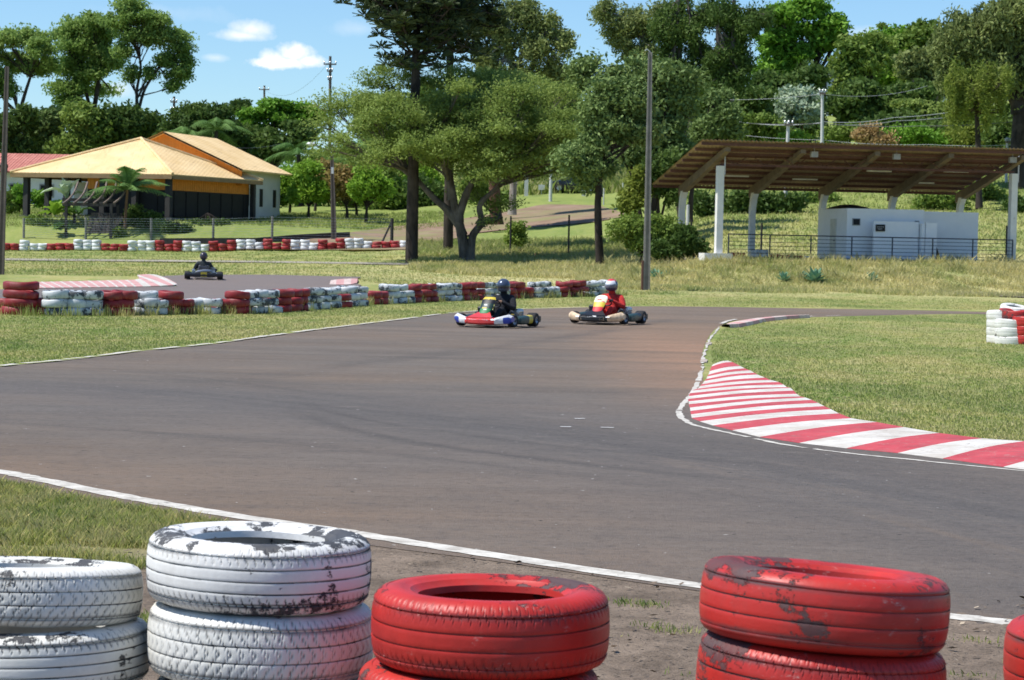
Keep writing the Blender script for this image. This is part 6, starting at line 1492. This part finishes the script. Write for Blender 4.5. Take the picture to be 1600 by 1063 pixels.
def driver(label, loc, yaw, suit, helmet_m, visor, glove, boot, look=0.0, lean=0.0, steer=.2, helm_stripe=None):
    r = empty('person', loc, yaw, label, 'person', 'kart drivers')
    hipc = Vector((-.20, 0, .19)); sp = Vector((-.27, 0, .36)); ch = Vector((-.31, lean * .3, .52)); nk = Vector((-.30, lean * .5, .64)); hd = Vector((-.27, lean * .6, .74)); hd2 = Vector((-.25, lean * .6, .82))
    P = [hipc, sp, ch, nk, hd, hd2]; E = [(0, 1), (1, 2), (2, 3), (3, 4), (4, 5)]; Rr = [(.13, .16), (.13, .17), (.135, .19), .07, .075, .06]
    hands = []
    for s in (-1, 1):
        sh = ch + Vector((.02, s * .205, .06)); el = Vector((-.10, s * .33 , .36)); hn = Vector((.10, s * .135, .47 + s * .05 * steer * 3)); k = len(P)
        P += [sh, (sh + el) / 2, el, (el + hn) / 2, hn]; E += [(2, k), (k, k + 1), (k + 1, k + 2), (k + 2, k + 3), (k + 3, k + 4)]; Rr += [.088, .074, .062, .052, .036]; hands.append(hn)
        hp = hipc + Vector((.04, s * .10, -.02)); kn = Vector((.22, s * .19, .36)); an = Vector((.50, s * .13, .15)); k = len(P)
        P += [hp, (hp + kn) / 2, kn, (kn + an) / 2, an]; E += [(0, k), (k, k + 1), (k + 1, k + 2), (k + 2, k + 3), (k + 3, k + 4)]; Rr += [.10, .085, .066, .056, .04]
    skin_mesh('body', P, E, Rr, suit, r, 0)
    for s, hn in zip((-1, 1), hands):
        # gloved hand: palm and five fingers wrapped over the wheel rim
        f0 = Vector((.05, -s * .0, .0)); GP = [hn + Vector((-.01, 0, 0)), hn + Vector((.045, 0, .015))]; GE_ = [(0, 1)]; GR = [.034, (.036, .026)]
        for q in range(4):
            o_ = Vector((.05, (q - 1.5) * .021, .02)); k = len(GP); l = (.9, 1, .95, .78)[q]
            GP += [hn + o_, hn + o_ + Vector((.032 * l, 0, .004)), hn + o_ + Vector((.046 * l, 0, -.022)), hn + o_ + Vector((.03 * l, 0, -.042))]; GE_ += [(1, k), (k, k + 1), (k + 1, k + 2), (k + 2, k + 3)]; GR += [.012, .0105, .010, .009]
        k = len(GP); GP += [hn + Vector((.03, -s * .035, .0)), hn + Vector((.055, -s * .045, -.015))]; GE_ += [(1, k), (k, k + 1)]; GR += [.012, .010]
        skin_mesh('glove', GP, GE_, GR, glove, r, 0, 1)
        skin_mesh('boot', [Vector((.47, s * .13, .17)), Vector((.53, s * .13, .11)), Vector((.60, s * .135, .13)), Vector((.64, s * .135, .18))], [(0, 1), (1, 2), (2, 3)], [.045, .045, .04, .03], boot, r, 0)
    hm = MB(); vs = []; nu, nv = 28, 18
    for j in range(nv + 1):
        th = PI * j / nv
        for k in range(nu):
            w = 2 * PI * k / nu; x, y, z = math.sin(th) * math.cos(w), math.sin(th) * math.sin(w), math.cos(th)
            X = .165 * x; Y_ = .138 * y; Z = .15 * z
            if z < -.1 and x > .2: X += .03 * min(1, (-z - .1) * 2) * (x - .2)      # chin bar
            if z < -.75: Z = -.14 * .78 - .01 * (-z - .75)
            vs.append(Vector((X, Y_, Z)))
    for j in range(nv):
        for k in range(nu):
            zc = math.cos(PI * (j + .5) / nv); wc = 2 * PI * (k + .5) / nu; wc = wc - 2 * PI if wc > PI else wc
            mi = 1 if (helm_stripe and abs(zc - .45) < .28 and abs(wc) < 1.3) else (2 if helm_stripe and zc > .7 and abs(wc) < 1.9 else 0)
            hm.f.append((j * nu + k, (j + 1) * nu + k, (j + 1) * nu + (k + 1) % nu, j * nu + (k + 1) % nu)); hm.m.append(mi)
    hm.v = [tuple(v) for v in vs]
    h = hm.build('helmet', [helmet_m, helm_stripe or helmet_m, K_red], r, 'all'); h.location = hd2 + Vector((.0, 0, .0)); h.rotation_euler = (0, .12, look)
    vm = MB(); vs = []; n1, n2 = 16, 5
    for j in range(n2 + 1):
        for k in range(n1 + 1):
            w = -1.25 + 2.5 * k / n1; z = -.22 + .50 * j / n2; c_ = math.sqrt(1 - z * z); vs.append((.172 * c_ * math.cos(w), .145 * c_ * math.sin(w), .15 * z))
    vm.add(vs, [(j * (n1 + 1) + k, j * (n1 + 1) + k + 1, (j + 1) * (n1 + 1) + k + 1, (j + 1) * (n1 + 1) + k) for j in range(n2) for k in range(n1)]); vm.build('visor', visor, h, 'all')
    return r
K_vis = flat('dark_visor', (.03, .03, .04), .12, 0, .5); K_vis2 = flat('smoke_visor', (.16, .16, .2), .15, 0, .5)
suitm = lambda n, c: pmat(n, c, .85, var=.45, scale=7, bump=.03)
S_blk = suitm('black_suit', (.014, .015, .022)); S_red = suitm('red_suit', (.60, .035, .03)); S_drk = suitm('charcoal_suit', (.03, .04, .045))
H_sil = flat('silver_blue_helmet', (.07, .09, .14), .25, .3, .4); H_wh = flat('helmet_white', (.75, .76, .8), .25, 0, .4); H_bk = flat('helmet_navy', (.03, .035, .07), .25, 0, .4); H_dk = flat('helmet_dark', (.04, .03, .045), .3, 0, .3); K_skin = flat('tan_glove', (.30, .18, .12), .8)
def face(ang): return ang
k1 = G(776, 511); y1 = math.atan2(-math.cos(math.radians(22)), -math.sin(math.radians(22)))
C1 = dict(nose=[K_red, K_wh, K_bl], panel=[K_dgr, K_gr, K_dgr, K_blk, K_yel, K_dgr], pod=[K_dgr, K_yel])
def decals(par, pts, mat, seed):
    rr = random.Random(seed)
    for (x, y, z) in pts:
        m = MB(); m.box((x, y + rr.uniform(-.02, .02), z), (.012, rr.uniform(.06, .11), rr.uniform(.02, .035)), ry=-.5)
        m.build('decal', mat, par)
kt = kart('go-kart with red, white and blue front spoiler, leading on the left', (k1.x, k1.y, .016), y1, C1, -.22)
lettering(kt, -.21, .14, .975, 10, K_wh, 3)
decals(kt, [(.565, .0, .44), (.65, .02, .35), (.97, .3, .16), (.97, -.3, .16)], K_wh, 4); decals(kt, [(.62, -.03, .38), (.46, .02, .56)], K_yel, 6)
driver('person in black suit and silver blue helmet driving the red white blue kart', (k1.x, k1.y, .016), y1, S_blk, H_sil, K_vis, K_skin, K_blk, look=.05, lean=.05)
k2_ = G(949, 506.5)
C2 = dict(nose=[K_blk, K_or, K_or], panel=[K_red, K_red, K_yel, K_cream, K_wh, K_cream], pod=[K_dgr, K_blk])
kt = kart('go-kart with black nose, peach side tips and tall cream front panel', (k2_.x, k2_.y, .016), y1, C2, -.22)
lettering(kt, -.27, .115, .975, 13, K_or, 5); lettering(kt, -.1, .15, .975, 5, K_wh, 7)
decals(kt, [(.49, .0, .52), (.52, .05, .48)], K_red, 14); decals(kt, [(.96, .05, .17), (.94, -.35, .16), (.94, .35, .16)], K_wh, 16)
driver('person in bright red suit and white-fronted navy helmet driving the right kart', (k2_.x, k2_.y, .016), y1, S_red, H_bk, K_vis2, K_blk, S_blk, look=-.1, lean=-.02, helm_stripe=H_wh)
k3_ = G(318, 437.5); y3 = math.radians(98)
C3 = dict(nose=[K_blk, K_dgr, K_blk], panel=[K_dgr] * 6, pod=[K_blk, K_dgr], plate=K_yel)
kart('far go-kart seen from behind with dark body and dull yellow plate', (k3_.x, k3_.y, k3_.z + .035), y3, C3, .1)
driver('person in charcoal suit and dark helmet driving the far kart, seen from behind', (k3_.x, k3_.y, k3_.z + .035), y3, S_drk, H_dk, K_vis, K_blk, K_blk, look=-.25, lean=.02)
# parked car on the hill road
b = B(898, 187); rt = empty('parked_car', (b.x, b.y, b.z + .02), 0, 'dark blue black hatchback parked on the crest of the dirt road', 'car')
M_car = flat('car_paint', (.02, .025, .035), .25, .2, .6); M_gl = flat('car_glass', (.02, .025, .03), .08)
m = MB(); R = []
for x, zl, zh, w in ((-1.95, .35, .70, .62), (-1.88, .25, .82, .74), (-1.2, .22, .92, .82), (-.4, .2, .98, .84), (.6, .2, .98, .84), (1.4, .22, .97, .82), (1.85, .28, .92, .76), (1.92, .4, .8, .66)):
    R.append([Vector((x, w * sy_, z)) for sy_, z in ((-.9, zl), (-1, (zl + zh) / 2), (-.93, zh - .05), (-.8, zh), (.8, zh), (.93, zh - .05), (1, (zl + zh) / 2), (.9, zl))])
m.loft(R); m.build('body', M_car, rt, True)
m = MB(); m.loft([[Vector((x, w * s_, z)) for s_, z in ((-1, .94), (-.86, zh), (.86, zh), (1, .94))] for x, zh, w in ((-1.05, .96, .74), (-.35, 1.40, .72), (.9, 1.44, .72), (1.75, .98, .70))]); m.build('cabin', M_gl, rt, True)
m = MB(); m.loft([[Vector((x, w * s_, z)) for s_, z in ((-1, zh), (-.95, zh + .04), (.95, zh + .04), (1, zh))] for x, zh, w in ((-.45, 1.38, .60), (.1, 1.43, .63), (.9, 1.44, .62), (1.15, 1.33, .6))]); m.build('roof', M_car, rt, True)
for x in (-1.25, 1.2):
    for s in (-1, 1):
        m = MB(); m.lathe([(.16, -.09), (.29, -.09), (.31, -.06), (.31, .06), (.29, .09), (.16, .09)], 20, 'y', (0, 0, 0)); w_ = m.build('wheel', K_rub, rt, 'all'); w_.location = (x, s * .76, .31)
        m = MB(); m.lathe([(.0, s * .085), (.19, s * .095), (.19, s * .05)], 14, 'y'); m.build('rim', K_rim, w_)
for s in (-1, 1): m = MB(); m.ell((-1.86, s * .6, .66), (.08, .16, .09), 10, 6); m.build('headlight', K_wh, rt, 'all')
# ================================================================== LIGHT, SKY, CAMERA
SUN_EL = math.radians(60); sh = Vector((-.97, -.22)).normalized()
W = bpy.data.worlds.new('World'); scene.world = W; W.use_nodes = True; nt = W.node_tree; nt.nodes.clear()
out = nt.nodes.new('ShaderNodeOutputWorld'); bg = nt.nodes.new('ShaderNodeBackground'); sky = nt.nodes.new('ShaderNodeTexSky'); sky.sky_type = 'NISHITA'
sky.sun_disc = False; sky.sun_elevation = SUN_EL; sky.sun_rotation = math.atan2(sh.x, sh.y); sky.air_density = 1.0; sky.dust_density = .15; sky.ozone_density = 3.0; sky.altitude = 500
N = lambda t_: nt.nodes.new('ShaderNode' + t_)
geo = N('TexCoord'); V_ = geo.outputs['Generated']
def wm(op, a, b=None, clamp=False):
    n = N('Math'); n.operation = op; n.use_clamp = clamp
    for i, v in enumerate((a, b)):
        if v is None: continue
        if isinstance(v, bpy.types.NodeSocket): nt.links.new(v, n.inputs[i])
        else: n.inputs[i].default_value = v
    return n.outputs[0]
sp = N('SeparateXYZ'); nt.links.new(V_, sp.inputs[0])
noi = N('TexNoise'); noi.inputs['Scale'].default_value = 60; noi.inputs['Detail'].default_value = 9; noi.inputs['Roughness'].default_value = .62; nt.links.new(V_, noi.inputs['Vector'])
tot = None
for (px, py, rx, ry, st) in ((440, 98, 62, 13, 1.5), (458, 84, 36, 22, 1.1), (430, 92, 34, 18, .9), (480, 96, 32, 13, 1.0), (398, 46, 34, 17, .55), (380, 56, 50, 10, .5), (335, 90, 26, 8, .28), (180, 140, 40, 16, .35), (430, 200, 60, 12, .2), (560, 45, 60, 14, .12), (1350, 50, 60, 14, .2), (250, 20, 120, 16, .1), (-400, 60, 200, 50, .9), (2300, 40, 240, 60, .9)):
    d = ray(px, py).normalized(); az, el = math.atan2(d.x, d.y), math.asin(d.z)
    a_ = wm('ARCTAN2', sp.outputs[0], sp.outputs[1]); e_ = wm('ARCSINE', sp.outputs[2])
    u = wm('DIVIDE', wm('SUBTRACT', a_, az), rx / F); v = wm('DIVIDE', wm('SUBTRACT', e_, el), ry / F)
    r2 = wm('ADD', wm('MULTIPLY', u, u), wm('MULTIPLY', v, v))
    m_ = wm('SUBTRACT', 1.0, wm('SQRT', r2)); m_ = wm('ADD', m_, wm('MULTIPLY', wm('SUBTRACT', noi.outputs[0], .5), 2.1)); m_ = wm('MULTIPLY', m_, st * 1.6, True)
    tot = m_ if tot is None else wm('MAXIMUM', tot, m_)
mx = N('Mix'); mx.data_type = 'RGBA'; nt.links.new(tot, mx.inputs[0]); 
tint = N('Mix'); tint.data_type = 'RGBA'; tint.blend_type = 'MULTIPLY'; tint.inputs[0].default_value = 1; nt.links.new(sky.outputs[0], tint.inputs[6]); tint.inputs[7].default_value = SKYT + (1,)
nt.links.new(tint.outputs[2], mx.inputs[6]); mx.inputs[7].default_value = (CLD, CLD * 1.0, CLD * 1.02, 1)
nt.links.new(mx.outputs[2], bg.inputs[0]); bg.inputs[1].default_value = .1; nt.links.new(bg.outputs[0], out.inputs[0])
sl = bpy.data.lights.new('sun', 'SUN'); sl.energy = 4.5; sl.angle = math.radians(.55); sl.color = (1, .96, .90)
so = bpy.data.objects.new('sun', sl); COL.objects.link(so); d = Vector((sh.x * math.cos(SUN_EL), sh.y * math.cos(SUN_EL), math.sin(SUN_EL)))
so.rotation_euler = d.to_track_quat('Z', 'Y').to_euler(); so.location = (-20, -10, 40)
cam = bpy.data.cameras.new('camera'); cam.sensor_width = 36; cam.lens = F / 1600 * 36; cam.clip_start = .1; cam.clip_end = 6000
cam.dof.use_dof = True; cam.dof.focus_distance = 13; cam.dof.aperture_fstop = 13
co = bpy.data.objects.new('camera', cam); COL.objects.link(co)
Mx = Matrix((Rt, Up, -Fw)).transposed().to_4x4(); Mx.translation = CAM; co.matrix_world = Mx; scene.camera = co
scene.cycles.max_bounces = 5; scene.cycles.diffuse_bounces = 3; scene.cycles.glossy_bounces = 2; scene.cycles.transmission_bounces = 3
scene.view_settings.view_transform = 'Standard'; scene.view_settings.look = 'None'; scene.view_settings.exposure = EXPO; scene.view_settings.gamma = 1
